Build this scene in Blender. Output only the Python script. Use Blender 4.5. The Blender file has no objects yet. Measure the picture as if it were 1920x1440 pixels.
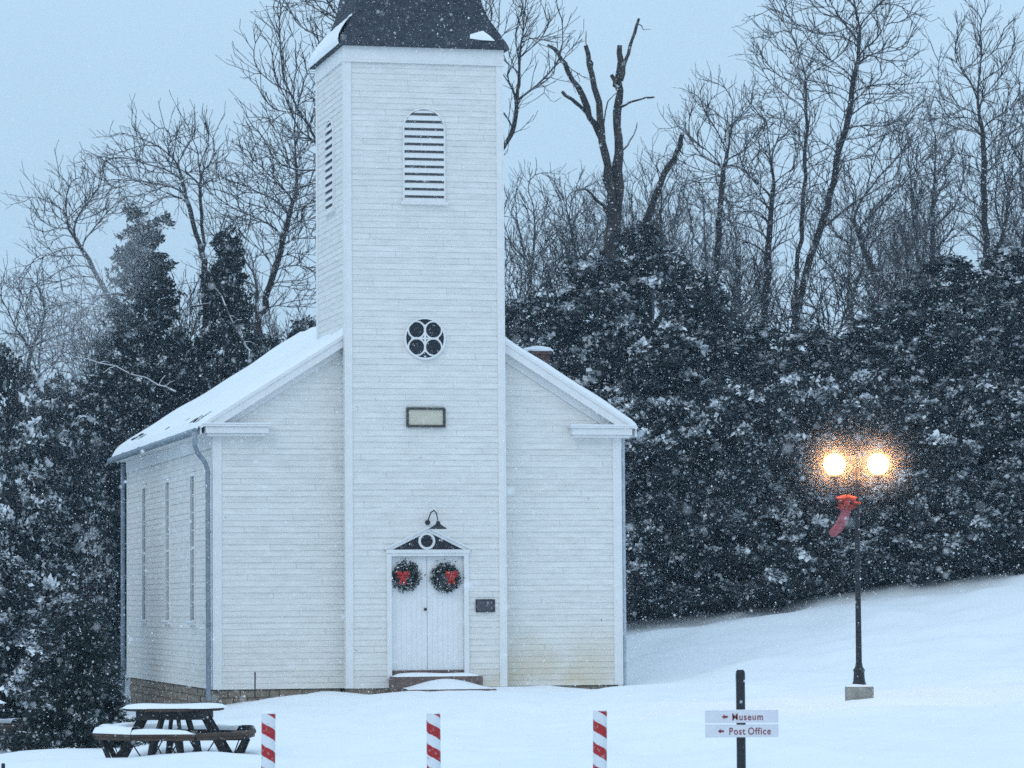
import bpy, bmesh, math, random
import numpy as np
from mathutils import Matrix, Vector
R_ = math.radians
PI = math.pi
scene = bpy.context.scene
COL = scene.collection

# ------------------------------------------------------------------ camera, sky, sun, exposure
CAM_Z = 2.06
F = 6600.0                      # focal length in pixels of the 1920 px wide photograph
PITCH = math.atan(410 / F)
ROLL = -0.007
cam_d = bpy.data.cameras.new('camera')
cam_d.sensor_width = 36.0
cam_d.lens = 36.0 * F / 1920.0
cam_d.clip_start = 0.5
cam_d.clip_end = 3000
cam_d.dof.use_dof = True; cam_d.dof.focus_distance = 56.0; cam_d.dof.aperture_fstop = 5.6
cam = bpy.data.objects.new('camera', cam_d)
COL.objects.link(cam)
cam.matrix_world = Matrix.Translation((0, 0, CAM_Z)) @ Matrix.Rotation(PI/2 + PITCH, 4, 'X') @ Matrix.Rotation(ROLL, 4, 'Z')
scene.camera = cam

SUN_EL, SUN_AZ = R_(38), R_(145)        # soft overcast glow, from behind the camera and to its left
world = bpy.data.worlds.new('World')
scene.world = world
world.use_nodes = True
wn, wl = world.node_tree.nodes, world.node_tree.links
wn.clear()
w_out = wn.new('ShaderNodeOutputWorld')
w_bg = wn.new('ShaderNodeBackground'); w_bg.inputs['Strength'].default_value = 0.1
w_sky = wn.new('ShaderNodeTexSky'); w_sky.sky_type = 'NISHITA'; w_sky.sun_disc = False
w_sky.sun_elevation = SUN_EL; w_sky.sun_rotation = SUN_AZ
w_sky.air_density = 1.5; w_sky.dust_density = 3.0
w_tc = wn.new('ShaderNodeTexCoord')
w_sep = wn.new('ShaderNodeSeparateXYZ')
w_ramp = wn.new('ShaderNodeValToRGB')                 # the snow cloud: brighter overhead, as an overcast sky is
w_no = wn.new('ShaderNodeTexNoise'); w_no.inputs['Scale'].default_value = 3.0; w_no.inputs['Detail'].default_value = 4.0
w_nm = wn.new('ShaderNodeMapRange')
w_nm.inputs['From Min'].default_value = 0.3; w_nm.inputs['From Max'].default_value = 0.7
w_nm.inputs['To Min'].default_value = 0.93; w_nm.inputs['To Max'].default_value = 1.07
w_mul = wn.new('ShaderNodeVectorMath'); w_mul.operation = 'SCALE'
w_mix = wn.new('ShaderNodeMix'); w_mix.data_type = 'RGBA'; w_mix.inputs[0].default_value = 0.93
e0, e1 = w_ramp.color_ramp.elements[0], w_ramp.color_ramp.elements[1]
e0.position = 0.0; e0.color = (0.48, 0.685, 0.88, 1)
e1.position = 0.9; e1.color = (0.66, 0.91, 1.17, 1)
w_k = wn.new('ShaderNodeVectorMath'); w_k.operation = 'SCALE'; w_k.inputs['Scale'].default_value = 10.0
wl.new(w_tc.outputs['Generated'], w_sep.inputs[0])
wl.new(w_sep.outputs['Z'], w_ramp.inputs['Fac'])
wl.new(w_tc.outputs['Generated'], w_no.inputs['Vector'])
wl.new(w_no.outputs['Fac'], w_nm.inputs['Value'])
wl.new(w_ramp.outputs['Color'], w_mul.inputs[0]); wl.new(w_nm.outputs['Result'], w_mul.inputs['Scale'])
wl.new(w_mul.outputs[0], w_k.inputs[0])
wl.new(w_sky.outputs['Color'], w_mix.inputs[6]); wl.new(w_k.outputs[0], w_mix.inputs[7])
wl.new(w_mix.outputs[2], w_bg.inputs['Color'])
wl.new(w_bg.outputs[0], w_out.inputs['Surface'])

sun_d = bpy.data.lights.new('sun', 'SUN')
sun_d.energy = 0.5; sun_d.angle = R_(40); sun_d.color = (1.0, 0.95, 0.88)
sun = bpy.data.objects.new('sun', sun_d); COL.objects.link(sun)
sdir = Vector((math.sin(SUN_AZ) * math.cos(SUN_EL) * -1, math.cos(SUN_AZ) * math.cos(SUN_EL), math.sin(SUN_EL)))
sun.rotation_euler = sdir.to_track_quat('Z', 'Y').to_euler()

vs = scene.view_settings
vs.view_transform = 'Standard'; vs.look = 'None'; vs.gamma = 1.0; vs.exposure = 0.14; vs.use_curve_mapping = False
scene.cycles.max_bounces = 6
scene.cycles.diffuse_bounces = 4
scene.cycles.volume_bounces = 0
scene.cycles.use_denoising = False

# ------------------------------------------------------------------ where things stand: photo pixel + real distance -> point
RC = np.array(Matrix.Rotation(PI/2 + PITCH, 3, 'X') @ Matrix.Rotation(ROLL, 3, 'Z'))
C0 = np.array([0, 0, CAM_Z])
def at(px, py, Y):
    d = RC @ np.array([(px - 960) / F, -(py - 720) / F, -1.0])
    return C0 + d * (Y / d[1])
TH = math.atan(1580 / F)                               # the church is turned by this much
CH_O = np.array([-1.916, 76.0, 0.0])                   # middle of the tower's front, at ground
EU = np.array([math.cos(TH), math.sin(TH), 0]); EV = np.array([-math.sin(TH), math.cos(TH), 0])
def church_pt(u, v, z=0): return CH_O + u * EU + v * EV + np.array([0, 0, z])

# ------------------------------------------------------------------ helpers
def tag(o, label=None, cat=None, group=None, kind=None):
    if label: o['label'] = label
    if cat: o['category'] = cat
    if group: o['group'] = group
    if kind: o['kind'] = kind
    return o
def empty(name, loc, rz=0.0):
    o = bpy.data.objects.new(name, None); COL.objects.link(o)
    o.location = tuple(loc); o.rotation_euler = (0, 0, rz); o.empty_display_size = 0.3
    return o

class MB:
    """collects shapes and links them as one mesh object"""
    def __init__(s): s.v = []; s.f = []; s.m = []
    def add(s, vs_, fs, mi=0):
        b = len(s.v); s.v += [tuple(p) for p in vs_]
        for f in fs: s.f.append(tuple(i + b for i in f)); s.m.append(mi)
        return s
    def box(s, x0, x1, y0, y1, z0, z1, mi=0, M=None):
        p = [(x0,y0,z0),(x1,y0,z0),(x1,y1,z0),(x0,y1,z0),(x0,y0,z1),(x1,y0,z1),(x1,y1,z1),(x0,y1,z1)]
        if M is not None: p = [tuple(M @ Vector(q)) for q in p]
        return s.add(p, [(3,2,1,0),(4,5,6,7),(0,1,5,4),(1,2,6,5),(2,3,7,6),(3,0,4,7)], mi)
    def bar(s, a, b, w, h, mi=0, up=(0,0,1)):
        a, b = Vector(a), Vector(b); d = (b - a); L = d.length; d.normalize()
        x = d.cross(Vector(up))
        if x.length < 1e-4: x = Vector((1,0,0))
        x.normalize(); y = x.cross(d)
        p = []
        for q in (a, b):
            for sx, sy in ((-1,-1),(1,-1),(1,1),(-1,1)): p.append(q + x*sx*w/2 + y*sy*h/2)
        return s.add(p, [(3,2,1,0),(4,5,6,7),(0,1,5,4),(1,2,6,5),(2,3,7,6),(3,0,4,7)], mi)
    def prism(s, poly, off, mi=0):
        """closed polygon (3-D points) swept by the vector off"""
        n = len(poly); off = Vector(off)
        p = [Vector(q) for q in poly] + [Vector(q) + off for q in poly]
        fs = [tuple(range(n))[::-1], tuple(range(n, 2*n))] + [(i, (i+1)%n, n+(i+1)%n, n+i) for i in range(n)]
        return s.add(p, fs, mi)
    def tube(s, pts, rad, n=10, mi=0, cap=True):
        pts = [Vector(p) for p in pts]
        if not hasattr(rad, '__len__'): rad = [rad] * len(pts)
        rings = []; b = []
        ref = None
        for i, p in enumerate(pts):
            d = (pts[min(i+1, len(pts)-1)] - pts[max(i-1, 0)]).normalized()
            if ref is None: ref = Vector((0,0,1)) if abs(d.z) < .9 else Vector((1,0,0))
            x = d.cross(ref).normalized(); y = x.cross(d).normalized(); ref = y.cross(Vector((0,0,0))) if False else ref
            for k in range(n):
                a = 2*PI*k/n; b.append(p + (x*math.cos(a) + y*math.sin(a)) * rad[i])
        fs = []
        for i in range(len(pts)-1):
            for k in range(n):
                k2 = (k+1) % n
                fs.append((i*n+k, i*n+k2, (i+1)*n+k2, (i+1)*n+k))
        if cap: fs += [tuple(range(n))[::-1], tuple(range((len(pts)-1)*n, len(pts)*n))]
        return s.add(b, fs, mi)
    def lathe(s, prof, n=24, c=(0,0,0), mi=0):
        b = []
        for r, z in prof:
            for k in range(n):
                a = 2*PI*k/n; b.append((c[0] + r*math.cos(a), c[1] + r*math.sin(a), c[2] + z))
        fs = []
        for i in range(len(prof)-1):
            for k in range(n):
                k2 = (k+1) % n; fs.append((i*n+k, i*n+k2, (i+1)*n+k2, (i+1)*n+k))
        fs += [tuple(range(n))[::-1], tuple(range((len(prof)-1)*n, len(prof)*n))]
        return s.add(b, fs, mi)
    def ring(s, cx, cz, r0, r1, y0, y1, n=28, mi=0, a0=0, a1=2*PI):
        """flat ring in the XZ plane with thickness along Y"""
        full = abs(a1 - a0 - 2*PI) < 1e-6; N = n if full else n + 1
        b = []
        for k in range(N):
            a = a0 + (a1-a0)*k/n
            for r in (r0, r1):
                for y in (y0, y1): b.append((cx + r*math.cos(a), y, cz + r*math.sin(a)))
        fs = []
        for k in range(n):
            i, j = 4*k, 4*((k+1) % N)
            fs += [(i, i+2, j+2, j), (i+1, j+1, j+3, i+3), (i, j, j+1, i+1), (i+2, i+3, j+3, j+2)]
        if not full: fs += [(0,1,3,2), (4*n, 4*n+2, 4*n+3, 4*n+1)]
        return s.add(b, fs, mi)
    def build(s, name, mats, parent=None, smooth=False, bevel=0):
        me = bpy.data.meshes.new(name); me.from_pydata([tuple(p) for p in s.v], [], s.f)
        for m in (mats if isinstance(mats, (list, tuple)) else [mats]): me.materials.append(m)
        me.polygons.foreach_set('material_index', s.m)
        bm = bmesh.new(); bm.from_mesh(me); bmesh.ops.recalc_face_normals(bm, faces=bm.faces); bm.to_mesh(me); bm.free()
        if smooth: me.polygons.foreach_set('use_smooth', [True]*len(me.polygons))
        o = bpy.data.objects.new(name, me); COL.objects.link(o); o.parent = parent
        if bevel:
            b = o.modifiers.new('bevel', 'BEVEL'); b.width = bevel; b.segments = 2; b.limit_method = 'ANGLE'
        return o

def np_mesh(name, V, Fc, mats, mi=None, smooth=False):
    """fast mesh from arrays: V (n,3), Fc (m,k)"""
    me = bpy.data.meshes.new(name)
    m, k = Fc.shape
    me.vertices.add(len(V)); me.vertices.foreach_set('co', np.ascontiguousarray(V, dtype=np.float32).ravel())
    me.loops.add(m * k); me.loops.foreach_set('vertex_index', np.ascontiguousarray(Fc, dtype=np.int32).ravel())
    me.polygons.add(m); me.polygons.foreach_set('loop_start', np.arange(0, m*k, k, dtype=np.int32))
    for q in (mats if isinstance(mats, (list, tuple)) else [mats]): me.materials.append(q)
    if mi is not None: me.polygons.foreach_set('material_index', np.ascontiguousarray(mi, dtype=np.int32))
    if smooth: me.polygons.foreach_set('use_smooth', np.ones(m, dtype=bool))
    me.update(calc_edges=True); me.validate()
    return me
def link(name, me, parent=None):
    o = bpy.data.objects.new(name, me); COL.objects.link(o); o.parent = parent
    return o

# ------------------------------------------------------------------ materials
def mat(name, col, rough=0.7, var=0.0, vscale=3.0, bump=0.0, bscale=20.0, metal=0.0, spec=0.4, snow_top=None, col2=None, stretch=None):
    m = bpy.data.materials.new(name); m.use_nodes = True
    n, l = m.node_tree.nodes, m.node_tree.links
    p = n['Principled BSDF']
    p.inputs['Base Color'].default_value = (*col, 1); p.inputs['Roughness'].default_value = rough
    p.inputs['Metallic'].default_value = metal; p.inputs['Specular IOR Level'].default_value = spec
    tc = n.new('ShaderNodeTexCoord'); src = tc.outputs['Object']
    if stretch:
        mp = n.new('ShaderNodeMapping'); mp.inputs['Scale'].default_value = stretch
        l.new(src, mp.inputs['Vector']); src = mp.outputs[0]
    colout = None
    if var > 0 or col2:
        no = n.new('ShaderNodeTexNoise'); no.inputs['Scale'].default_value = vscale; no.inputs['Detail'].default_value = 6
        no.inputs['Roughness'].default_value = 0.65
        l.new(src, no.inputs['Vector'])
        rp = n.new('ShaderNodeValToRGB'); rp.color_ramp.elements[0].position = .3; rp.color_ramp.elements[1].position = .7
        c2 = col2 or tuple(min(1, c*(1+var)) for c in col)
        c1 = col if col2 else tuple(c*(1-var) for c in col)
        rp.color_ramp.elements[0].color = (*c1, 1); rp.color_ramp.elements[1].color = (*c2, 1)
        l.new(no.outputs['Fac'], rp.inputs['Fac']); colout = rp.outputs['Color']
    if snow_top:
        lo, hi = snow_top
        ge = n.new('ShaderNodeNewGeometry'); sp = n.new('ShaderNodeSeparateXYZ'); l.new(ge.outputs['Normal'], sp.inputs[0])
        mr = n.new('ShaderNodeMapRange'); mr.inputs['From Min'].default_value = lo; mr.inputs['From Max'].default_value = hi
        l.new(sp.outputs['Z'], mr.inputs['Value'])
        mx = n.new('ShaderNodeMix'); mx.data_type = 'RGBA'
        mx.inputs[6].default_value = (*col, 1); mx.inputs[7].default_value = (.8, .83, .87, 1)
        l.new(mr.outputs['Result'], mx.inputs[0])
        if colout: l.new(colout, mx.inputs[6])
        colout = mx.outputs[2]
    if colout: l.new(colout, p.inputs['Base Color'])
    if bump > 0:
        nb = n.new('ShaderNodeTexNoise'); nb.inputs['Scale'].default_value = bscale; nb.inputs['Detail'].default_value = 5
        l.new(src, nb.inputs['Vector'])
        bp = n.new('ShaderNodeBump'); bp.inputs['Strength'].default_value = bump; bp.inputs['Distance'].default_value = .02
        l.new(nb.outputs['Fac'], bp.inputs['Height']); l.new(bp.outputs[0], p.inputs['Normal'])
    return m

SNOW = mat('snow', (.84, .87, .90), .85, var=.03, vscale=1.5, bump=.35, bscale=6, spec=.2)
SNOW_FLAT = mat('snow_dusting', (.82, .85, .88), .9, var=.05, vscale=20, bump=.3, bscale=60, spec=.2)
WHITE = mat('white_trim_paint', (.74, .75, .75), .6, var=.05, vscale=4, bump=.1, bscale=40)
DOORW = mat('white_door_paint', (.75, .76, .77), .55, var=.04, vscale=6)
SHINGLE = mat('dark_shingle', (.035, .042, .055), .85, var=.6, vscale=9, bump=.6, bscale=30)
STONE = mat('brown_fieldstone', (.13, .09, .06), .9, col2=(.30, .26, .21), vscale=6, bump=.8, bscale=14)
STEPST = mat('brown_step_stone', (.09, .06, .05), .9, col2=(.2, .15, .13), vscale=8, bump=.6, bscale=20)
IRON = mat('black_iron', (.012, .013, .018), .5, var=.3, vscale=20, bump=.2, bscale=60)
PIPE = mat('grey_downspout_metal', (.21, .26, .31), .5, var=.3, vscale=5)
PIPEL = mat('pale_downspout_metal', (.40, .45, .50), .5, var=.2, vscale=5)
GLASS = mat('dark_window_glass', (.016, .021, .03), .3, spec=.2, var=.3, vscale=6)
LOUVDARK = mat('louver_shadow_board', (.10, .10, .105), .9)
CONC = mat('grey_concrete', (.20, .20, .18), .9, col2=(.33, .31, .27), vscale=7, bump=.5, bscale=30)
BRICK = mat('old_brick', (.10, .055, .05), .9, var=.3, vscale=10, bump=.5, bscale=25)
WOOD = mat('weathered_table_wood', (.035, .024, .018), .85, col2=(.095, .062, .045), vscale=5, bump=.4, bscale=20)
WOODD = mat('dark_table_frame_wood', (.018, .018, .02), .85, col2=(.05, .05, .05), vscale=7)
BARK = mat('winter_bark', (.030, .027, .027), .95, var=.35, vscale=3, snow_top=(.55, .95))
BARKF = mat('fine_twig_bark', (.040, .036, .038), .95, var=.3, vscale=3, snow_top=(.45, .95))
SNAGB = mat('dead_wood_bark', (.018, .016, .017), .95, col2=(.07, .06, .055), vscale=2.5, bump=.8, bscale=8, snow_top=(.55, .9))
LEAF_D = mat('dark_evergreen_leaf', (.010, .016, .020), .8, var=.4, vscale=1.2)
LEAF_M = mat('green_evergreen_leaf', (.020, .030, .030), .8, var=.4, vscale=1.2)
LEAF_B = mat('brown_shrub_leaf', (.040, .032, .032), .85, var=.4, vscale=1.2)
LEAF_F = mat('frosted_leaf', (.13, .16, .18), .85, col2=(.36, .40, .43), vscale=9)
LEAF_S = mat('spruce_needles', (.016, .030, .022), .8, var=.4, vscale=4)
RED = mat('red_cloth', (.42, .025, .02), .75, var=.25, vscale=12)
DECO = mat('lamp_bow_cloth', (.33, .05, .04), .8, var=.3, vscale=12)
PINK = mat('faded_red_cloth', (.28, .08, .10), .8, var=.35, vscale=10)
SIGNW = mat('pale_sign_paint', (.64, .65, .70), .5, var=.05, vscale=6)
LETTER = mat('dark_red_lettering', (.19, .02, .03), .6)
CREAM = mat('cream_plaque_board', (.56, .53, .43), .7, var=.08, vscale=7)
FRAMED = mat('dark_plaque_frame', (.05, .05, .045), .7, var=.3, vscale=9)
BRONZE = mat('dark_bronze_plaque', (.03, .033, .045), .45, col2=(.09, .09, .11), vscale=16)

def siding_mat():
    m = mat('white_clapboard_paint', (.71, .72, .71), .65)
    n, l = m.node_tree.nodes, m.node_tree.links; p = n['Principled BSDF']
    tc = n.new('ShaderNodeTexCoord'); sp = n.new('ShaderNodeSeparateXYZ'); l.new(tc.outputs['Object'], sp.inputs[0])
    # peeling and dirt that follows the boards
    mp = n.new('ShaderNodeMapping'); mp.inputs['Scale'].default_value = (1.2, 1.2, 6.7); l.new(tc.outputs['Object'], mp.inputs['Vector'])
    n1 = n.new('ShaderNodeTexNoise'); n1.inputs['Scale'].default_value = 1.6; n1.inputs['Detail'].default_value = 7; n1.inputs['Roughness'].default_value = .7
    l.new(mp.outputs[0], n1.inputs['Vector'])
    r1 = n.new('ShaderNodeValToRGB')
    r1.color_ramp.elements[0].position = .28; r1.color_ramp.elements[0].color = (.62, .62, .60, 1)
    r1.color_ramp.elements[1].position = .62; r1.color_ramp.elements[1].color = (.765, .76, .735, 1)
    l.new(n1.outputs['Fac'], r1.inputs['Fac'])
    # yellow-brown splash-back stain low on the wall, strongest right of the tower
    n2 = n.new('ShaderNodeTexNoise'); n2.inputs['Scale'].default_value = .9; n2.inputs['Detail'].default_value = 5; l.new(tc.outputs['Object'], n2.inputs['Vector'])
    zr = n.new('ShaderNodeMapRange'); zr.inputs['From Min'].default_value = 1.7; zr.inputs['From Max'].default_value = .2
    l.new(sp.outputs['Z'], zr.inputs['Value'])
    xr = n.new('ShaderNodeMapRange'); xr.inputs['From Min'].default_value = .5; xr.inputs['From Max'].default_value = 2.2
    xr.inputs['To Min'].default_value = .22; xr.inputs['To Max'].default_value = 1.0
    l.new(sp.outputs['X'], xr.inputs['Value'])
    a = n.new('ShaderNodeMath'); a.operation = 'MULTIPLY'; l.new(zr.outputs[0], a.inputs[0]); l.new(xr.outputs[0], a.inputs[1])
    nr = n.new('ShaderNodeMapRange'); nr.inputs['From Min'].default_value = .36; nr.inputs['From Max'].default_value = .62; l.new(n2.outputs['Fac'], nr.inputs['Value'])
    b = n.new('ShaderNodeMath'); b.operation = 'MULTIPLY'; l.new(a.outputs[0], b.inputs[0]); l.new(nr.outputs[0], b.inputs[1])
    mx = n.new('ShaderNodeMix'); mx.data_type = 'RGBA'; mx.inputs[7].default_value = (.62, .54, .40, 1)
    l.new(b.outputs[0], mx.inputs[0]); l.new(r1.outputs['Color'], mx.inputs[6])
    # dark nail heads and flaked spots
    n3 = n.new('ShaderNodeTexNoise'); n3.inputs['Scale'].default_value = 7; n3.inputs['Detail'].default_value = 2; l.new(tc.outputs['Object'], n3.inputs['Vector'])
    r3 = n.new('ShaderNodeMapRange'); r3.inputs['From Min'].default_value = .74; r3.inputs['From Max'].default_value = .80; l.new(n3.outputs['Fac'], r3.inputs['Value'])
    m3 = n.new('ShaderNodeMix'); m3.data_type = 'RGBA'; m3.inputs[7].default_value = (.33, .33, .32, 1)
    l.new(r3.outputs[0], m3.inputs[0]); l.new(mx.outputs[2], m3.inputs[6])
    # single boards: each length a shade of its own, with butt joints
    def M(op, a, b=None):
        q = n.new('ShaderNodeMath'); q.operation = op
        for k, w in enumerate((a, b)):
            if w is None: continue
            if isinstance(w, (int, float)): q.inputs[k].default_value = w
            else: l.new(w, q.inputs[k])
        return q.outputs[0]
    row = M('FLOOR', M('DIVIDE', M('SUBTRACT', sp.outputs['Z'], .25), .129))
    along = M('ADD', M('DIVIDE', M('ADD', sp.outputs['X'], M('MULTIPLY', sp.outputs['Y'], .93)), 4.3), M('MULTIPLY', row, 2.377))
    wn_ = n.new('ShaderNodeTexWhiteNoise'); wn_.noise_dimensions = '2D'
    cb = n.new('ShaderNodeCombineXYZ'); l.new(row, cb.inputs[0]); l.new(M('FLOOR', along), cb.inputs[1]); l.new(cb.outputs[0], wn_.inputs['Vector'])
    tone = M('ADD', M('MULTIPLY', wn_.outputs['Value'], .05), .975)
    fr_ = M('FRACT', along); joint = M('SUBTRACT', 1.0, M('MULTIPLY', M('LESS_THAN', fr_, .004), .22))
    sc_ = n.new('ShaderNodeVectorMath'); sc_.operation = 'SCALE'; l.new(m3.outputs[2], sc_.inputs[0]); l.new(M('MULTIPLY', tone, joint), sc_.inputs['Scale'])
    l.new(sc_.outputs[0], p.inputs['Base Color'])
    return m
SIDING = siding_mat()

def stripe_mat():
    m = mat('red_white_spiral_stripe', (.7, .7, .7), .6)
    n, l = m.node_tree.nodes, m.node_tree.links; p = n['Principled BSDF']
    tc = n.new('ShaderNodeTexCoord'); sp = n.new('ShaderNodeSeparateXYZ'); l.new(tc.outputs['Object'], sp.inputs[0])
    neg = n.new('ShaderNodeMath'); neg.operation = 'MULTIPLY'; neg.inputs[1].default_value = -1; l.new(sp.outputs['Y'], neg.inputs[0])
    at2 = n.new('ShaderNodeMath'); at2.operation = 'ARCTAN2'; l.new(sp.outputs['X'], at2.inputs[0]); l.new(neg.outputs[0], at2.inputs[1])
    ph = n.new('ShaderNodeMath'); ph.operation = 'MULTIPLY'; ph.inputs[1].default_value = 1/(2*PI); l.new(at2.outputs[0], ph.inputs[0])
    zz = n.new('ShaderNodeMath'); zz.operation = 'MULTIPLY'; zz.inputs[1].default_value = 1/.222; l.new(sp.outputs['Z'], zz.inputs[0])
    ad = n.new('ShaderNodeMath'); ad.operation = 'ADD'; l.new(ph.outputs[0], ad.inputs[0]); l.new(zz.outputs[0], ad.inputs[1])
    off = n.new('ShaderNodeMath'); off.operation = 'ADD'; off.inputs[1].default_value = .10; l.new(ad.outputs[0], off.inputs[0])
    nz = n.new('ShaderNodeTexNoise'); nz.inputs['Scale'].default_value = 22; nz.inputs['Detail'].default_value = 4; l.new(tc.outputs['Object'], nz.inputs['Vector'])
    wob = n.new('ShaderNodeMath'); wob.operation = 'MULTIPLY_ADD'; wob.inputs[1].default_value = .10; l.new(nz.outputs['Fac'], wob.inputs[0]); l.new(off.outputs[0], wob.inputs[2])
    fr = n.new('ShaderNodeMath'); fr.operation = 'FRACT'; l.new(wob.outputs[0], fr.inputs[0])
    gt = n.new('ShaderNodeMath'); gt.operation = 'GREATER_THAN'; gt.inputs[1].default_value = .5; l.new(fr.outputs[0], gt.inputs[0])
    mx = n.new('ShaderNodeMix'); mx.data_type = 'RGBA'
    mx.inputs[6].default_value = (.66, .70, .74, 1); mx.inputs[7].default_value = (.36, .014, .018, 1)
    l.new(gt.outputs[0], mx.inputs[0])
    wr = n.new('ShaderNodeMapRange'); wr.inputs['From Min'].default_value = .62; wr.inputs['From Max'].default_value = .74; l.new(nz.outputs['Fac'], wr.inputs['Value'])
    m2 = n.new('ShaderNodeMix'); m2.data_type = 'RGBA'; m2.inputs[7].default_value = (.40, .36, .36, 1); l.new(wr.outputs[0], m2.inputs[0]); l.new(mx.outputs[2], m2.inputs[6])
    l.new(m2.outputs[2], p.inputs['Base Color'])
    return m
STRIPE = stripe_mat()

def emit_mat(name, col, s):
    m = bpy.data.materials.new(name); m.use_nodes = True
    n, l = m.node_tree.nodes, m.node_tree.links; n.clear()
    o = n.new('ShaderNodeOutputMaterial'); e = n.new('ShaderNodeEmission')
    e.inputs['Color'].default_value = (*col, 1); e.inputs['Strength'].default_value = s
    l.new(e.outputs[0], o.inputs['Surface']); return m
GLOBE = emit_mat('lit_lamp_globe', (1.0, .42, .10), 48)

# ------------------------------------------------------------------ the ground: one sheet of snow
CP = []
def cp(x, y, z): CP.append((x, y, z))
for u, v, z in ((-4.5,.45,-.06),(-3.2,.45,.06),(-2.2,.45,.10),(-1.7,0,.19),(-1.0,-.3,.24),(.2,-1.4,.17),(1.3,-.3,.24),(1.9,0,.18),(3.0,.45,.12),(4.56,.45,.07),
                (-4.6,3,-.2),(-4.6,6,-.34),(-4.6,10,-.45),(-4.6,15,-.6),(-7,8,-.45),(4.7,6,.45),(4.7,15,1.0),(0,8,.2),(0,17,.9)):
    q = church_pt(u, v); cp(q[0], q[1], z)
for q in ((5.86,60,.33),(3,60,.12),(9,62,.5),(-4.6,48.2,.03),(-8.2,56,-.14),(-6.4,52,-.05),(-2.5,35.5,-.02),(2.3,35.5,0),(0,20,.1),(0,0,.35),(-12,30,-.2),(14,30,.2),
          (3.0,92,1.34),(8,92,2.12),(13.3,92,3.0),(6,76,.62),(10,76,1.0),(14,76,1.4),(-9,70,-.38),(-11,92,-.7),(-14,80,-.7),(0,110,2.6),(14,110,4.2),(-14,110,.6),
          (-60,60,-3),(60,60,5),(-60,140,-1),(60,140,9),(0,200,6),(-120,200,2),(120,200,14),(0,420,16),(250,420,30),(-250,420,10),(-250,0,-4),(250,0,6),(0,-60,.6)): cp(*q)
CP = np.array(CP)
D = np.linalg.norm(CP[:, None, :2] - CP[None, :, :2], axis=2)
n_ = len(CP)
A_ = np.zeros((n_+3, n_+3)); A_[:n_, :n_] = D; A_[:n_, n_] = 1; A_[:n_, n_+1:] = CP[:, :2]; A_[n_, :n_] = 1; A_[n_+1:, :n_] = CP[:, :2].T
SOL = np.linalg.solve(A_, np.concatenate([CP[:, 2], np.zeros(3)]))
def ground_z(x, y):
    x = np.asarray(x, float); y = np.asarray(y, float)
    d = np.sqrt((x[..., None] - CP[:, 0])**2 + (y[..., None] - CP[:, 1])**2 + .5)
    return d @ SOL[:n_] + SOL[n_] + SOL[n_+1]*x + SOL[n_+2]*y
def gz(x, y): return float(ground_z(np.array([x]), np.array([y]))[0])
def gap(a, b, n): return list(np.linspace(a, b, n, endpoint=False))
xs = np.array(gap(-260,-60,12) + gap(-60,-16,24) + gap(-16,18,160) + gap(18,60,24) + gap(60,261,13))
ys = np.array(gap(-60,20,16) + gap(20,100,330) + gap(100,160,30) + gap(160,421,20))
GX, GY = np.meshgrid(xs, ys)
rng = np.random.default_rng(5)
GZ = ground_z(GX, GY)
for _ in range(26):                                    # wind-packed swells
    w = rng.uniform(.7, 4.5); a = rng.uniform(0, PI); ph = rng.uniform(0, 6.28)
    GZ += .006*w**.8 * np.sin((GX*math.cos(a) + GY*math.sin(a)) * 2*PI/w + ph) * (np.abs(GX) < 30)
nx = len(xs); ny = len(ys)
ii = np.arange(nx*ny).reshape(ny, nx)
Fg = np.stack([ii[:-1,:-1], ii[:-1,1:], ii[1:,1:], ii[1:,:-1]], -1).reshape(-1, 4)
tag(link('ground', np_mesh('ground', np.stack([GX.ravel(), GY.ravel(), GZ.ravel()], 1), Fg, SNOW, smooth=True)), kind='structure')

# ------------------------------------------------------------------ the church
church = empty('church', CH_O, TH)
tag(church, 'white clapboard church with square steeple tower and snow on its roof', 'church')
EXPO = .129
def siding(name, org, e, nrm, z0, z1, lims, holes=(), parent=church):
    """lapped boards: each row leans out at its foot, with a real underside"""
    mb = MB(); org, e, nrm = Vector(org), Vector(e), Vector(nrm)
    z = z0; rr = random.Random(name)
    while z < z1 - 1e-3:
        zt = min(z + EXPO, z1); cuts = sorted({z, zt} | {h for H in holes for h in (H[2], H[3]) if z < h < zt})
        proud = .012 + rr.uniform(-.004, .005)
        for a, b in zip(cuts[:-1], cuts[1:]):
            m = (a + b)/2
            segs0 = [(0., 1.)]
            la, lb = lims(a), lims(b)
            if lb[1] - lb[0] < .01 and la[1] - la[0] < .01: continue
            if lb[1] < lb[0]: lb = (sum(lb)/2,)*2
            segs = [(la[0], la[1], lb[0], lb[1])]
            for H in holes:
                if H[2] <= m <= H[3]:
                    nw = []
                    for s_ in segs:
                        if s_[0] < H[0] and s_[1] > H[1]: nw += [(s_[0], H[0], s_[2], H[0]), (H[1], s_[1], H[1], s_[3])]
                        else: nw.append(s_)
                    segs = nw
            oa, ob = proud*(zt - a)/EXPO, proud*(zt - b)/EXPO
            for s0, s1, t0, t1 in segs:
                P = lambda u, zz, o: org + e*u + nrm*o + Vector((0,0,zz))
                mb.add([P(s0,a,oa), P(s1,a,oa), P(t1,b,ob), P(t0,b,ob)], [(0,1,2,3)])
                if abs(a - z) < 1e-6: mb.add([P(s0,a,-.01), P(s1,a,-.01), P(s1,a,oa), P(s0,a,oa)], [(0,1,2,3)])
        z = zt
    return mb
def join_mb(*mbs):
    r = MB()
    for m in mbs: r.add(m.v, m.f)
    return r
HW, ZE, ZB = 4.5, 5.68, .25                 # half width, eave and siding foot
RS, RZ = .63, 8.93                          # roof slope and ridge height (top of boards)
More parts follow.
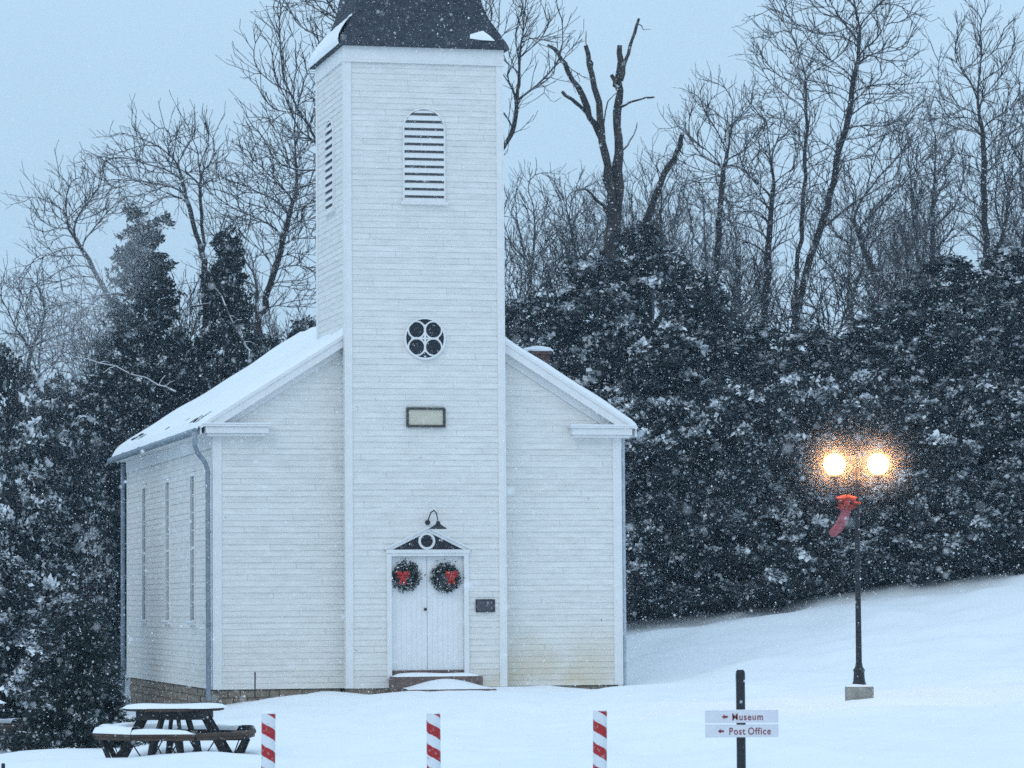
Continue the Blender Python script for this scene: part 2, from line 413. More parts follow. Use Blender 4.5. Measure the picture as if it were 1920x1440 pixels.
VG, VR = .45, 15.0                          # front gable plane, rear wall
TL, TR, TV, TZ = -1.70, 1.78, 3.35, 14.15   # tower left, right, depth, top
TC = (TL + TR)/2
def gl(z):
    w = HW if z <= ZE + .25 else max(0, (RZ - .12 - z)/RS)
    return (-w, w)
SW = [3.55, 7.6, 11.75]
SWW, SWZ0, SWZ1 = .31, 1.72, 4.92
wholes = [(c - SWW, c + SWW, SWZ0, SWZ1) for c in SW]
f1 = siding('front', (0, VG, 0), (1,0,0), (0,-1,0), ZB, 8.7, gl, [(TL+.03, TR-.03, ZB-.1, 8.8)])
f2 = siding('left', (-HW, 0, 0), (0,1,0), (-1,0,0), ZB, ZE, lambda z: (VG, VR), wholes)
f3 = siding('right', (HW, 0, 0), (0,1,0), (1,0,0), ZB, ZE, lambda z: (VG, VR), wholes)
f4 = siding('rear', (0, VR, 0), (1,0,0), (0,1,0), ZB, 8.7, gl)
join_mb(f1, f2, f3, f4).build('wall', SIDING, church)
DH = (-.80, .93, .45, 3.22)                 # hole behind the door and its casing
t1 = siding('tfront', (0, 0, 0), (1,0,0), (0,-1,0), .25, TZ, lambda z: (TL, TR), [DH])
t2 = siding('tleft', (TL, 0, 0), (0,1,0), (-1,0,0), .25, TZ, lambda z: (0, TV))
t3 = siding('tright', (TR, 0, 0), (0,1,0), (1,0,0), .25, TZ, lambda z: (0, TV))
t4 = siding('trear', (0, TV, 0), (1,0,0), (0,1,0), 6.0, TZ, lambda z: (TL, TR))
join_mb(t1, t2, t3, t4).build('tower_wall', SIDING, church)
# corner boards
def corner(u, v, su, sv, z0, z1, w=.16, t=.035):
    mb = MB()
    mb.box(min(u, u-su*w), max(u, u-su*w), min(v, v+sv*t), max(v, v+sv*t), z0, z1)
    mb.box(min(u, u+su*t), max(u, u+su*t), min(v+sv*t, v-sv*w), max(v+sv*t, v-sv*w), z0, z1)
    return mb.build('corner_board', WHITE, church, bevel=.004)
corner(TL, 0, -1, -1, .25, TZ-.36, w=.13); corner(TR, 0, 1, -1, .25, TZ-.36, w=.13)
corner(TL, TV, -1, 1, 7.0, TZ-.36, w=.13); corner(TR, TV, 1, 1, 7.0, TZ-.36, w=.13)
corner(-HW, VG, -1, -1, ZB, ZE); corner(HW, VG, 1, -1, ZB, ZE)
corner(-HW, VR, -1, 1, ZB, ZE); corner(HW, VR, 1, 1, ZB, ZE)
# tower frieze under the roof
mb = MB()
mb.box(TL-.045, TR+.045, -.045, .0, TZ-.36, TZ+.02); mb.box(TL-.045, TR+.045, TV, TV+.045, TZ-.36, TZ+.02)
mb.box(TL-.045, TL, .0, TV, TZ-.36, TZ+.02); mb.box(TR, TR+.045, .0, TV, TZ-.36, TZ+.02)
mb.box(TL-.06, TR+.06, -.06, -.045, TZ-.38, TZ-.34)
mb.build('frieze', WHITE, church)
# tower roof, flared at the eaves
prof = [(.15, TZ-.03), (.14, TZ+.02), (.05, TZ+.20), (-.09, TZ+.45), (-.24, TZ+.72), (-.36, TZ+1.05), (-.45, TZ+1.5), (-.60, TZ+2.6), (-.95, TZ+5.4), (-1.35, TZ+8.6), (-1.72, TZ+11.5)]
mb = MB(); hw = (TR-TL)/2; hv = TV/2
def ringpts(o, z): return [(TC-hw-o, hv-hv-o, z), (TC+hw+o, -o, z), (TC+hw+o, TV+o, z), (TC-hw-o, TV+o, z)]
vs_ = []; fs_ = []
for o, z in prof: vs_ += ringpts(o, z)
for i in range(len(prof)-1):
    for k in range(4): fs_.append((4*i+k, 4*i+(k+1)%4, 4*i+4+(k+1)%4, 4*i+4+k))
fs_.append((3,2,1,0)); fs_.append(tuple(4*(len(prof)-1)+k for k in range(4)))
mb.add(vs_, fs_)
# shingle courses: thin proud strips on the four slopes
zc = TZ + .06
def po(z):
    for (o0, z0), (o1, z1) in zip(prof[:-1], prof[1:]):
        if z0 <= z <= z1: return o0 + (o1-o0)*(z-z0)/(z1-z0)
    return prof[-1][0]
rr = random.Random(3)
while zc < TZ + 4:
    o0, o1 = po(zc) + .012, po(zc + .14) + .002
    for side in range(4):
        q0, q1 = ringpts(o0, zc), ringpts(o1, zc + .14)
        A0, A1, B0, B1 = Vector(q0[side]), Vector(q0[(side+1)%4]), Vector(q1[side]), Vector(q1[(side+1)%4])
        N = 22
        for k in range(N):
            a, b = (k + rr.uniform(-.1,.1)*(k > 0))/N, (k + .93)/N
            dz = Vector((0,0,-rr.uniform(0,.035)))
            mb.add([A0.lerp(A1, a)+dz, A0.lerp(A1, b)+dz, B0.lerp(B1, b), B0.lerp(B1, a)], [(0,1,2,3)])
    zc += .13
troof = mb.build('tower_roof', SHINGLE, church)
# snow lying on the flare: all along the left slope, a patch on the right of the front
mb = MB()
rr = random.Random(8)
N = 20; rows = [.0, .12, .28, .42, .56, .64]
grid = []
for j, dz in enumerate(rows):
    for k in range(N+1):
        t = k/N; z = TZ + .03 + dz*(1 + .12*math.sin(k*1.7)) ; th = .10*(1 - (j/(len(rows)-1))**3) * (1 if j else .6)
        o = po(z) + .015 + th*.6
        o2 = po(z) + .03
        grid.append((TC-hw-o, -o2 + t*(TV+2*o2), z + th*.75))
low = [(TC-hw-po(TZ+.03)-.02, -po(TZ+.03) + k/N*(TV+2*po(TZ+.03)), TZ) for k in range(N+1)]
allp = low + grid
fs_ = []
for j in range(len(rows)):
    for k in range(N): fs_.append((j*(N+1)+k, j*(N+1)+k+1, (j+1)*(N+1)+k+1, (j+1)*(N+1)+k))
mb.add(allp, fs_)
mb.build('snow_cap', SNOW, troof, smooth=True); mb = MB()
def fpt(u, z, o=.03): return (u, -po(z)-o, z)
pat = [fpt(1.06, TZ+.20), fpt(1.30, TZ+.17), fpt(1.62, TZ+.16), fpt(1.52, TZ+.28), fpt(1.38, TZ+.40), fpt(1.26, TZ+.36), fpt(1.08, TZ+.30)]
mid = (1.3, -po(TZ+.25)-.09, TZ+.27)
mb.add(pat + [mid], [(i, (i+1) % 7, 7) for i in range(7)])
mb.build('snow_cap', SNOW, troof, smooth=True)
# gable: rake boards, soffit, returns
def rake(side):
    mb = MB()
    z_at = lambda u: RZ - RS*abs(u)
    a, b = (side*4.80, 0, z_at(4.80)), (side*1.60, 0, z_at(1.60))
    poly = [(side*4.80, .17, z_at(4.80)), (side*1.62, .17, z_at(1.62)), (side*1.62, .17, z_at(1.62)-.25), (side*4.45, .17, z_at(4.45)-.25), (side*4.80, .17, z_at(4.80)-.04)]
    mb.prism(poly, (0, .04, 0))
    poly = [(side*4.82, .145, z_at(4.82)+.01), (side*1.62, .145, z_at(1.62)+.01), (side*1.62, .145, z_at(1.62)-.07), (side*4.82, .145, z_at(4.82)-.07)]
    mb.prism(poly, (0, .024, 0))
    # soffit and the board against the wall
    poly = [(side*4.45, .21, z_at(4.45)-.20), (side*1.62, .21, z_at(1.62)-.20), (side*1.62, .21, z_at(1.62)-.225), (side*4.45, .21, z_at(4.45)-.225)]
    mb.prism(poly, (0, .20, 0))
    poly = [(side*4.40, .405, z_at(4.40)-.226), (side*1.76, .405, z_at(1.76)-.226), (side*1.76, .405, z_at(1.76)-.40), (side*4.40, .405, z_at(4.40)-.40)]
    mb.prism(poly, (0, .02, 0))
    return mb.build('rake_board', WHITE, church)
rake(-1); rake(1)
def ret(side):
    mb = MB(); X = lambda a, b: (min(side*a, side*b), max(side*a, side*b))
    mb.box(*X(3.36, 4.72), .16, .445, 5.72, 5.86)
    mb.box(*X(3.32, 4.76), .12, .445, 5.862, 5.91)
    mb.box(*X(3.40, 4.68), .22, .445, 5.66, 5.718)
    mb.box(*X(3.31, 4.77), .11, .445, 5.912, 5.945, 1)
    return mb.build('cornice_return', [WHITE, SNOW_FLAT], church, bevel=.005)
ret(-1); ret(1)
# eave soffit and frieze along the side walls
mb = MB()
for s in (-1, 1):
    X = lambda a, b: (min(s*a, s*b), max(s*a, s*b))
    mb.box(*X(4.503, 4.80), .45, 15.25, 5.70, 5.74); mb.box(*X(4.525, 4.56), .49, 14.96, 5.42, 5.698)
    mb.box(*X(4.80, 4.84), .22, 15.25, 5.70, 5.88)
mb.build('eave_board', WHITE, church)
# roof boards and snow
mb = MB()
for s in (-1, 1):
    poly = [(0, .2, RZ), (s*4.88, .2, RZ-RS*4.88), (s*4.88, .2, RZ-RS*4.88-.05), (0, .2, RZ-.06)]
    mb.prism(poly, (0, 15.15, 0))
roof = mb.build('roof', SHINGLE, church)
rs_ = np.random.default_rng(11)
def roofsnow(side, name):
    nu, nv = 46, 120
    U = np.linspace(0, 4.92, nu); V = np.linspace(.16, 15.4, nv)
    uu, vv = np.meshgrid(U, V, indexing='ij')
    th = .13 + .015*np.sin(vv*1.3+uu*2) + .012*np.sin(vv*3.7-uu*1.1+1) + .01*np.sin(uu*5+vv*.7)
    edge = np.minimum(1, (4.96-uu)/.25) ; th = th*np.clip(edge, .25, 1)**.5
    th *= np.clip((vv-.1)/.22, .35, 1)**.5
    th[:, 0] = -.02; th[:, -1] = -.02; th[-1, :] = -.03
    dv = .05*np.sin(vv*2.3)+.03*np.sin(vv*6.1)
    uo = np.where(uu > 4.5, uu + dv*.4, uu)
    z = RZ - RS*uo + th*1.18
    P = np.stack([side*uo, vv, z], -1).reshape(-1, 3)
    idx = np.arange(nu*nv).reshape(nu, nv)
    keep = np.ones((nu-1, nv-1), bool)
    if side < 0:     # places where the shingles show through near the eave
        for v0, v1, u0, u1 in ((11.2,12.0,4.38,4.62),(12.6,13.9,4.3,4.62),(1.1,2.2,4.5,4.72),(.5,1.0,4.40,4.72),(5.2,5.6,4.5,4.68),(6.2,6.5,4.55,4.7),(3.1,3.3,4.5,4.66)):
            m = (V[None, :-1] > v0) & (V[None, :-1] < v1) & (U[:-1, None] > u0) & (U[:-1, None] < u1)
            keep &= ~(m & (rs_.random(m.shape) < .8))
    f = np.stack([idx[:-1,:-1], idx[1:,:-1], idx[1:,1:], idx[:-1,1:]], -1)[keep]
    o = link(name, np_mesh(name, P, f, SNOW, smooth=True), roof)
    return o
roofsnow(-1, 'roof_snow'); roofsnow(1, 'roof_snow')
# chimney on the right slope
mb = MB(); mb.box(3.55, 4.0, 4.7, 5.2, 6.0, 7.80); mb.box(3.50, 4.05, 4.65, 5.25, 7.802, 7.88)
chim = mb.build('chimney', BRICK, roof)
MB().lathe([(.36,0),(.38,.03),(.30,.09),(.12,.13)], 12, (3.775, 4.95, 7.88)).build('snow_cap', SNOW, chim, smooth=True)
# gutter, downspouts
mb = MB(); mb.tube([(-4.93, .24, 5.76), (-4.93, 15.3, 5.745)], .075, 10); mb.box(-4.99, -4.86, .22, 15.3, 5.78, 5.80)
mb.build('gutter', PIPE, church, smooth=False)
mb = MB(); mb.tube([(4.93, .24, 5.76), (4.93, 15.3, 5.745)], .075, 10); mb.build('gutter', PIPEL, church)
def spout(pts, r, m):
    mb = MB(); mb.tube(pts, r, 10)
    for z in (1.6, 3.6): mb.tube([(pts[-1][0], pts[-1][1], z), (pts[-1][0], pts[-1][1], z+.05)], r*1.18, 10)
    return mb.build('downspout', m, church, smooth=False)
spout([(-4.93, .33, 5.75), (-4.93, .34, 5.45), (-4.86, .38, 5.30), (-4.70, .46, 5.12), (-4.63, .50, 4.95), (-4.62, .50, 0.02)], .052, PIPE)
spout([(4.60, .54, 5.66), (4.60, .54, 2.5), (4.60, .54, 0.0)], .045, PIPEL)
spout([(-4.62, 15.12, 5.66), (-4.62, 15.12, 2.5), (-4.62, 15.12, -.3)], .055, PIPE)
# foundation
mb = MB()
for a in ((-4.44, TL-.05, .50, .8), (TR+.05, 4.44, .50, .8)): mb.box(a[0], a[1], a[2], a[3], -.9, .245)
mb.box(-4.44, -4.15, .801, 14.95, -.9, .245); mb.box(4.15, 4.44, .801, 14.95, -.9, .245); mb.box(-4.14, 4.14, 14.7, 14.95, -.9, .245)
mb.box(TL+.03, TR-.03, .04, .49, -.9, .265)
fo = mb.build('foundation', STONE, church)
rr = random.Random(21); mb = MB()                      # single stones standing proud of the mortar
def stones(x0, x1, f):
    for zr in (-.28, -.10, .07):
        x = x0
        while x < x1 - .1:
            w = min(rr.uniform(.2, .5), x1 - x); h = .15
            f(x + .012, x + w - .012, zr + rr.uniform(0,.01), zr + h, rr.uniform(.012, .04)); x += w
stones(-4.44, TL-.05, lambda a, b, z0, z1, p: mb.box(a, b, .5-p, .499, z0, z1)); mb.build('stone_facing', STONE, fo, bevel=.01)
mb = MB(); stones(TR+.05, 4.44, lambda a, b, z0, z1, p: mb.box(a, b, .5-p, .499, z0, z1)); mb.build('stone_facing', STONE, fo, bevel=.01)
mb = MB()
for dz_ in (0, -.5): stones(.52, 14.9, lambda a, b, z0, z1, p: mb.box(-4.44-p, -4.441, a, b, z0 + dz_, z1 + dz_))
mb.build('stone_facing', STONE, fo, bevel=.01)
# side windows, set back in deep white casings
def side_window(side, c):
    sx = side
    X = lambda a, b: (min(sx*a, sx*b), max(sx*a, sx*b))
    mb = MB()
    mb.box(*X(4.40, 4.53), c-SWW-.10, c-SWW, SWZ0-.05, SWZ1+.10); mb.box(*X(4.40, 4.53), c+SWW, c+SWW+.10, SWZ0-.05, SWZ1+.10)
    mb.box(*X(4.40, 4.53), c-SWW, c+SWW, SWZ1, SWZ1+.10); mb.box(*X(4.40, 4.57), c-SWW-.14, c+SWW+.14, SWZ0-.11, SWZ0-.051)
    mb.box(*X(4.40, 4.55), c-SWW-.13, c+SWW+.13, SWZ1+.101, SWZ1+.16)
    w = mb.build('window', WHITE, church, bevel=.004)
    g = MB(); g.box(*X(4.44, 4.465), c-SWW, c+SWW, SWZ0-.04, SWZ1); g.build('pane', GLASS, w)
    g = MB()
    for k in range(1, 3): g.box(*X(4.4652, 4.48), c-SWW+k*SWW*2/3-.012, c-SWW+k*SWW*2/3+.012, SWZ0, SWZ1)
    for k in range(1, 8): g.box(*X(4.4652, 4.478), c-SWW, c+SWW, SWZ0+k*.4-.012, SWZ0+k*.4+.012)
    g.box(*X(4.4655, 4.49), c-SWW, c+SWW, 3.30, 3.36); g.build('sash', WHITE, w)
    g = MB(); g.box(*X(4.531, 4.60), c-SWW-.13, c+SWW+.13, SWZ0-.05, SWZ0-.02); g.build('sill_snow', SNOW_FLAT, w)
for c in SW: side_window(-1, c); side_window(1, c)
# belfry louvers
def louver(org, e, nrm, u0, u1, z0, z1, spring, n=12):
    """round-headed louvered opening; org/e/nrm give the wall"""
    org, e, nrm = Vector(org), Vector(e), Vector(nrm)
    P = lambda u, z, o: org + e*u + nrm*o + Vector((0,0,z))
    cu = (u0+u1)/2; hwid = (u1-u0)/2; rise = z1 - spring
    def head(w, x): return spring + rise*math.sqrt(max(0, 1-((x-cu)/w)**2))**.8
    k = 16
    def outline(g):
        w = hwid + g; pts = [(u0-g, z0-g*0), (u1+g, z0-g*0)]
        for i in range(k+1):
            a = PI*i/k; pts.append((cu + w*math.cos(a), spring + (rise+g)*math.sin(a)))
        return pts
    def bandmesh(gi, go, o0, o1):
        mb = MB(); A, B = outline(gi), outline(go); n2 = len(A)
        v = [P(*q, o) for o in (o0, o1) for q in A] + [P(*q, o) for o in (o0, o1) for q in B]
        f = []
        for i in range(n2):
            j = (i+1) % n2
            if i == 0: continue
            f += [(n2+i, n2+j, 3*n2+j, 3*n2+i), (i, j, n2+j, n2+i), (2*n2+i, 3*n2+i, 3*n2+j, 2*n2+j)]
        return mb.add(v, f)
    mb = bandmesh(0, .032, .0, .06)
    mb.prism([P(u0-.09, z0-.06, .0), P(u1+.09, z0-.06, .0), P(u1+.09, z0, .0), P(u0-.09, z0, .0)], nrm*.085)
    lv = mb.build('louver', WHITE, church)
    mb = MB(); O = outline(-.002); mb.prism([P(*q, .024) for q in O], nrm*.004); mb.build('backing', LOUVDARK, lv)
    mb = MB(); step = (z1 - z0)/(n + .35)
    for i in range(n + 1):
        zb = z0 + i*step - .02
        zt_ = min(zb + step*.64, z1-.02)
        if zb >= z1 - .04: break
        def halfw(z):
            if z <= spring: return hwid
            t = (z - spring)/rise
            return hwid*math.sqrt(max(.0, 1 - t*t))
        wa, wb = halfw(max(zb+.02, z0)), halfw(zt_)
        if wb < .04: continue
        zb2 = max(zb, z0+.002)
        mb.prism([P(cu-wa, zb2, .072), P(cu+wa, zb2, .072), P(cu+wb, zt_, .036), P(cu-wb, zt_, .036)], -nrm*.014 + Vector((0,0,-.006)))
    mb.build('slats', WHITE, lv)
    return lv
louver((0,0,0), (1,0,0), (0,-1,0), -.405, .47, 10.75, 12.77, 12.36)
louver((TL,0,0), (0,1,0), (-1,0,0), 1.22, 2.12, 10.70, 12.72, 12.30)
# quatrefoil window
QC = (.03, 7.78); QR = .425
mb = MB(); mb.ring(QC[0], QC[1], QR-.005, QR+.035, -.065, -.001, 40)
qw = mb.build('quatrefoil_window', WHITE, church)
mb = MB(); mb.prism([(QC[0]+QR*math.cos(a), -.028, QC[1]+QR*math.sin(a)) for a in np.linspace(0, 2*PI, 40, endpoint=False)], (0, .004, 0)); mb.build('pane', GLASS, qw)
mb = MB(); d = .186; rl = .168
for sx in (-1, 1):
    for sz in (-1, 1): mb.ring(QC[0]+sx*d, QC[1]+sz*d, rl, rl+.032, -.058, -.03, 24)
mb.box(QC[0]-.022, QC[0]+.022, -.062, -.031, QC[1]-.30, QC[1]+.30); mb.box(QC[0]-.30, QC[0]-.0221, -.062, -.031, QC[1]-.022, QC[1]+.022); mb.box(QC[0]+.0221, QC[0]+.30, -.062, -.031, QC[1]-.022, QC[1]+.022)
mb.build('tracery', WHITE, qw)
# entrance: casing, two leaves, pedimented transom
DL, DR, DZ0, DZ1 = -.735, .865, .62, 3.05
DCX = (DL+DR)/2
mb = MB()
mb.box(DL-.10, DL, -.06, .11, .45, 3.20); mb.box(DR, DR+.10, -.06, .11, .45, 3.20); mb.box(DL, DR, -.06, .11, DZ1+.02, 3.20)
mb.box(DL-.12, DR+.12, -.085, -.061, 3.14, 3.215)
mb.prism([(DL-.13, -.055, 3.216), (DCX, -.055, 3.665), (DCX, -.055, 3.60), (DL+.02, -.055, 3.216)], (0, .054, 0))
mb.prism([(DR+.13, -.055, 3.216), (DCX, -.055, 3.665), (DCX, -.055, 3.60), (DR-.02, -.055, 3.216)], (0, .054, 0))
mb.prism([(DL-.17, -.09, 3.24), (DCX, -.09, 3.71), (DCX, -.09, 3.667), (DL-.13, -.09, 3.217)], (0, .089, 0))
mb.prism([(DR+.17, -.09, 3.24), (DCX, -.09, 3.71), (DCX, -.09, 3.667), (DR+.13, -.09, 3.217)], (0, .089, 0))
mb.build('door_frame', WHITE, church)
mb = MB(); mb.ring(DCX-.02, 3.40, .135, .185, -.06, -.03, 28)
tw = mb.build('transom_window', WHITE, church)
mb = MB(); mb.prism([(DL+.03, -.030, 3.218), (DR-.03, -.030, 3.218), (DCX, -.030, 3.595)], (0, .004, 0)); mb.build('pane', GLASS, tw)
mb = MB(); mb.box(DL, DR, .02, .10, DZ0-.12, DZ0-.002); mb.build('threshold', STEPST, church)
for s, (x0, x1) in enumerate(((DL+.003, DCX-.004), (DCX+.004, DR-.003))):
    mb = MB(); mb.box(x0, x1, .06, .10, DZ0, DZ1+.015)
    for k in range(7):                                     # vertical boards
        a = x0 + (x1-x0)*k/7; b = x0 + (x1-x0)*(k+1)/7
        mb.box(a+.002, b-.002, .0555, .0595, DZ0+.01, DZ1+.01)
    dl = mb.build('door', DOORW, church)
    if s == 0:
        MB().lathe([(.012,0),(.014,.02),(.032,.035),(.034,.055),(.02,.07),(.004,.074)], 12).build('door_knob', IRON, dl)
        k = dl.children[0]; k.rotation_euler = (PI/2, 0, 0); k.location = (DCX-.05, .048, 1.93)
church_children = list(church.children)

# ------------------------------------------------------------------ things on and by the church
def on_church(name, u, v, z):
    p = church_pt(u, v, z); return empty(name, p, TH)
pl = on_church('plaque', .04, -.025, 6.07)
tag(pl, 'cream board in a dark frame high on the tower front', 'plaque')
mb = MB(); mb.box(-.43, .43, -.05, -.0, .165, .215); mb.box(-.43, .43, -.05, 0, -.215, -.165); mb.box(-.43, -.38, -.05, 0, -.165, .165); mb.box(.38, .43, -.05, 0, -.165, .165)
mb.build('frame', FRAMED, pl)
mb = MB(); mb.box(-.379, .379, -.02, 0, -.164, .164); mb.build('board', CREAM, pl)
pl = on_church('plaque', 1.33, -.025, 2.0)
tag(pl, 'small dark metal plaque on the wall right of the door', 'plaque')
mb = MB(); mb.box(-.21, .21, -.025, 0, -.135, .135); mb.build('plate', BRONZE, pl, bevel=.006)
mb = MB(); mb.box(-.213, .213, -.034, -.0252, .115, .138); mb.box(-.213, .213, -.034, -.0252, -.138, -.115); mb.box(-.213, -.19, -.034, -.0252, -.115, .115); mb.box(.19, .213, -.034, -.0252, -.115, .115)
mb.build('rim', IRON, pl)
wl_ = on_church('wall_lamp', .17, -.02, 3.80)
tag(wl_, 'black gooseneck lamp on the wall above the church door', 'wall lamp')
gp = [(-.10, 0, .02)]
mb = MB()
mb.tube([(-.10, -.03, .0), (-.09, -.10, .10), (-.07, -.22, .21), (-.03, -.33, .25), (.0, -.42, .20), (.02, -.46, .08), (.03, -.47, -.03)], .014, 8)
mb.build('arm', IRON, wl_)
mb = MB(); mb.lathe([(.055,0),(.055,.02),(.02,.03)], 12); k = mb.build('wall_plate', IRON, wl_); k.rotation_euler = (PI/2, 0, 0); k.location = (-.10, .0, .0)
MB().lathe([(.20,-.13),(.19,-.115),(.10,-.06),(.05,-.02),(.045,.03),(.02,.045)], 18, (.03, -.47, -.02)).build('shade', IRON, wl_)
def wreath(u, z, bow, label, seed):
    w = on_church('wreath', u, .03, z); tag(w, label, 'wreath', 'wreaths on the church door')
    r = np.random.default_rng(seed); V = []; Fc = []; mi = []
    N = 1500
    a = r.uniform(0, 2*PI, N); rad = .205 + r.normal(0, .055, N); y = -np.abs(r.normal(0, .05, N))
    c = np.stack([rad*np.cos(a), y, rad*np.sin(a)], 1)
    d = np.stack([np.cos(a+1.2), -np.abs(r.normal(0,.4,N)), np.sin(a+1.2)], 1) + r.normal(0, .5, (N,3)); d /= np.linalg.norm(d, axis=1)[:, None]
    nn = r.normal(0, 1, (N,3)); s = np.cross(d, nn); s /= np.linalg.norm(s, axis=1)[:, None]
    L = r.uniform(.05, .10, N)[:, None]; W = .014
    V = np.stack([c, c+d*L*.5+s*W, c+d*L, c+d*L*.5-s*W], 1).reshape(-1, 3); Fc = np.arange(4*N).reshape(N, 4)
    mi = np.where(r.random(N) < .12, 2, np.where(r.random(N) < .4, 1, 0))
    link('greens', np_mesh('greens', V, Fc, [LEAF_S, LEAF_M, SNOW_FLAT], mi), w)
    mb = MB()
    bx, bz = bow
    for sx in (-1, 1):
        mb.tube([(bx, -.10, bz), (bx+sx*.05, -.14, bz+.05), (bx+sx*.11, -.14, bz+.055), (bx+sx*.12, -.12, bz-.005), (bx+sx*.06, -.12, bz-.03), (bx, -.10, bz)], [.03,.045,.05,.045,.04,.02], 8)
        mb.tube([(bx, -.12, bz), (bx+sx*.03, -.14, bz-.09), (bx+sx*.06, -.13, bz-.19)], [.025,.035,.038], 6)
    mb.lathe([(.02,-.03),(.045,-.015),(.045,.02),(.02,.035)], 10, (bx, -.13, bz))
    mb.build('bow', RED, w, smooth=True)
wreath(-.41, 2.64, (-.09, .02), 'evergreen wreath with red bow hanging on the left door leaf', 4)
wreath(.47, 2.61, (.10, .05), 'evergreen wreath with red bow hanging on the right door leaf', 9)
st = on_church('steps', .17, 0, .0); tag(st, 'two stone steps under snow at the church door', 'steps')
mb = MB(); mb.box(-.97, .97, -.62, -.03, -.2, .50); mb.build('landing', STEPST, st, bevel=.02)
mb = MB(); mb.box(-.95, .95, -.60, -.64, .2, .2) if False else None
mb = MB(); mb.box(-.82, 1.12, -1.25, -.621, -.3, .235); mb.build('lower_step', STEPST, st, bevel=.02)
def mound(x0, x1, y0, y1, z, h, n=14):
    mb = MB(); vs_ = []; 
    for j in range(n+1):
        for i in range(n+1):
            s, t = i/n, j/n
            b = (1-(2*s-1)**4)*(1-(2*t-1)**4)
            vs_.append((x0+(x1-x0)*s, y0+(y1-y0)*t, z + h*b**.5*(1+.25*math.sin(5*s+3*t)) - .004*(b < 1e-6)))
    mb.add(vs_, [(j*(n+1)+i, j*(n+1)+i+1, (j+1)*(n+1)+i+1, (j+1)*(n+1)+i) for j in range(n) for i in range(n)])
    return mb
mound(-.95, .95, -.61, -.04, .502, .07).build('snow', SNOW, st, smooth=True)
m_ = MB(); N = 16
vs_ = []
for j in range(7):
    for i in range(N+1):
        s, t = i/N, j/6
        h = .19*math.sin(PI*s)**1.3*(.25+.75*t) + .02
        vs_.append((-.81+1.92*s, -1.24+.615*t, .236 + h*(1-(1-t)**6)))
m_.add(vs_, [(j*(N+1)+i, j*(N+1)+i+1, (j+1)*(N+1)+i+1, (j+1)*(N+1)+i) for j in range(6) for i in range(N)])
m_.build('snow', SNOW, st, smooth=True)
p = at(478, 1292, 74.6)
sk = MB(); sk.tube([(0,0,-.2),(0.005,0,.36)], .016, 6); sk = sk.build('stake', IRON); sk.location = tuple(p)
tag(sk, 'thin dark stake standing by the wall left of the tower', 'stake')

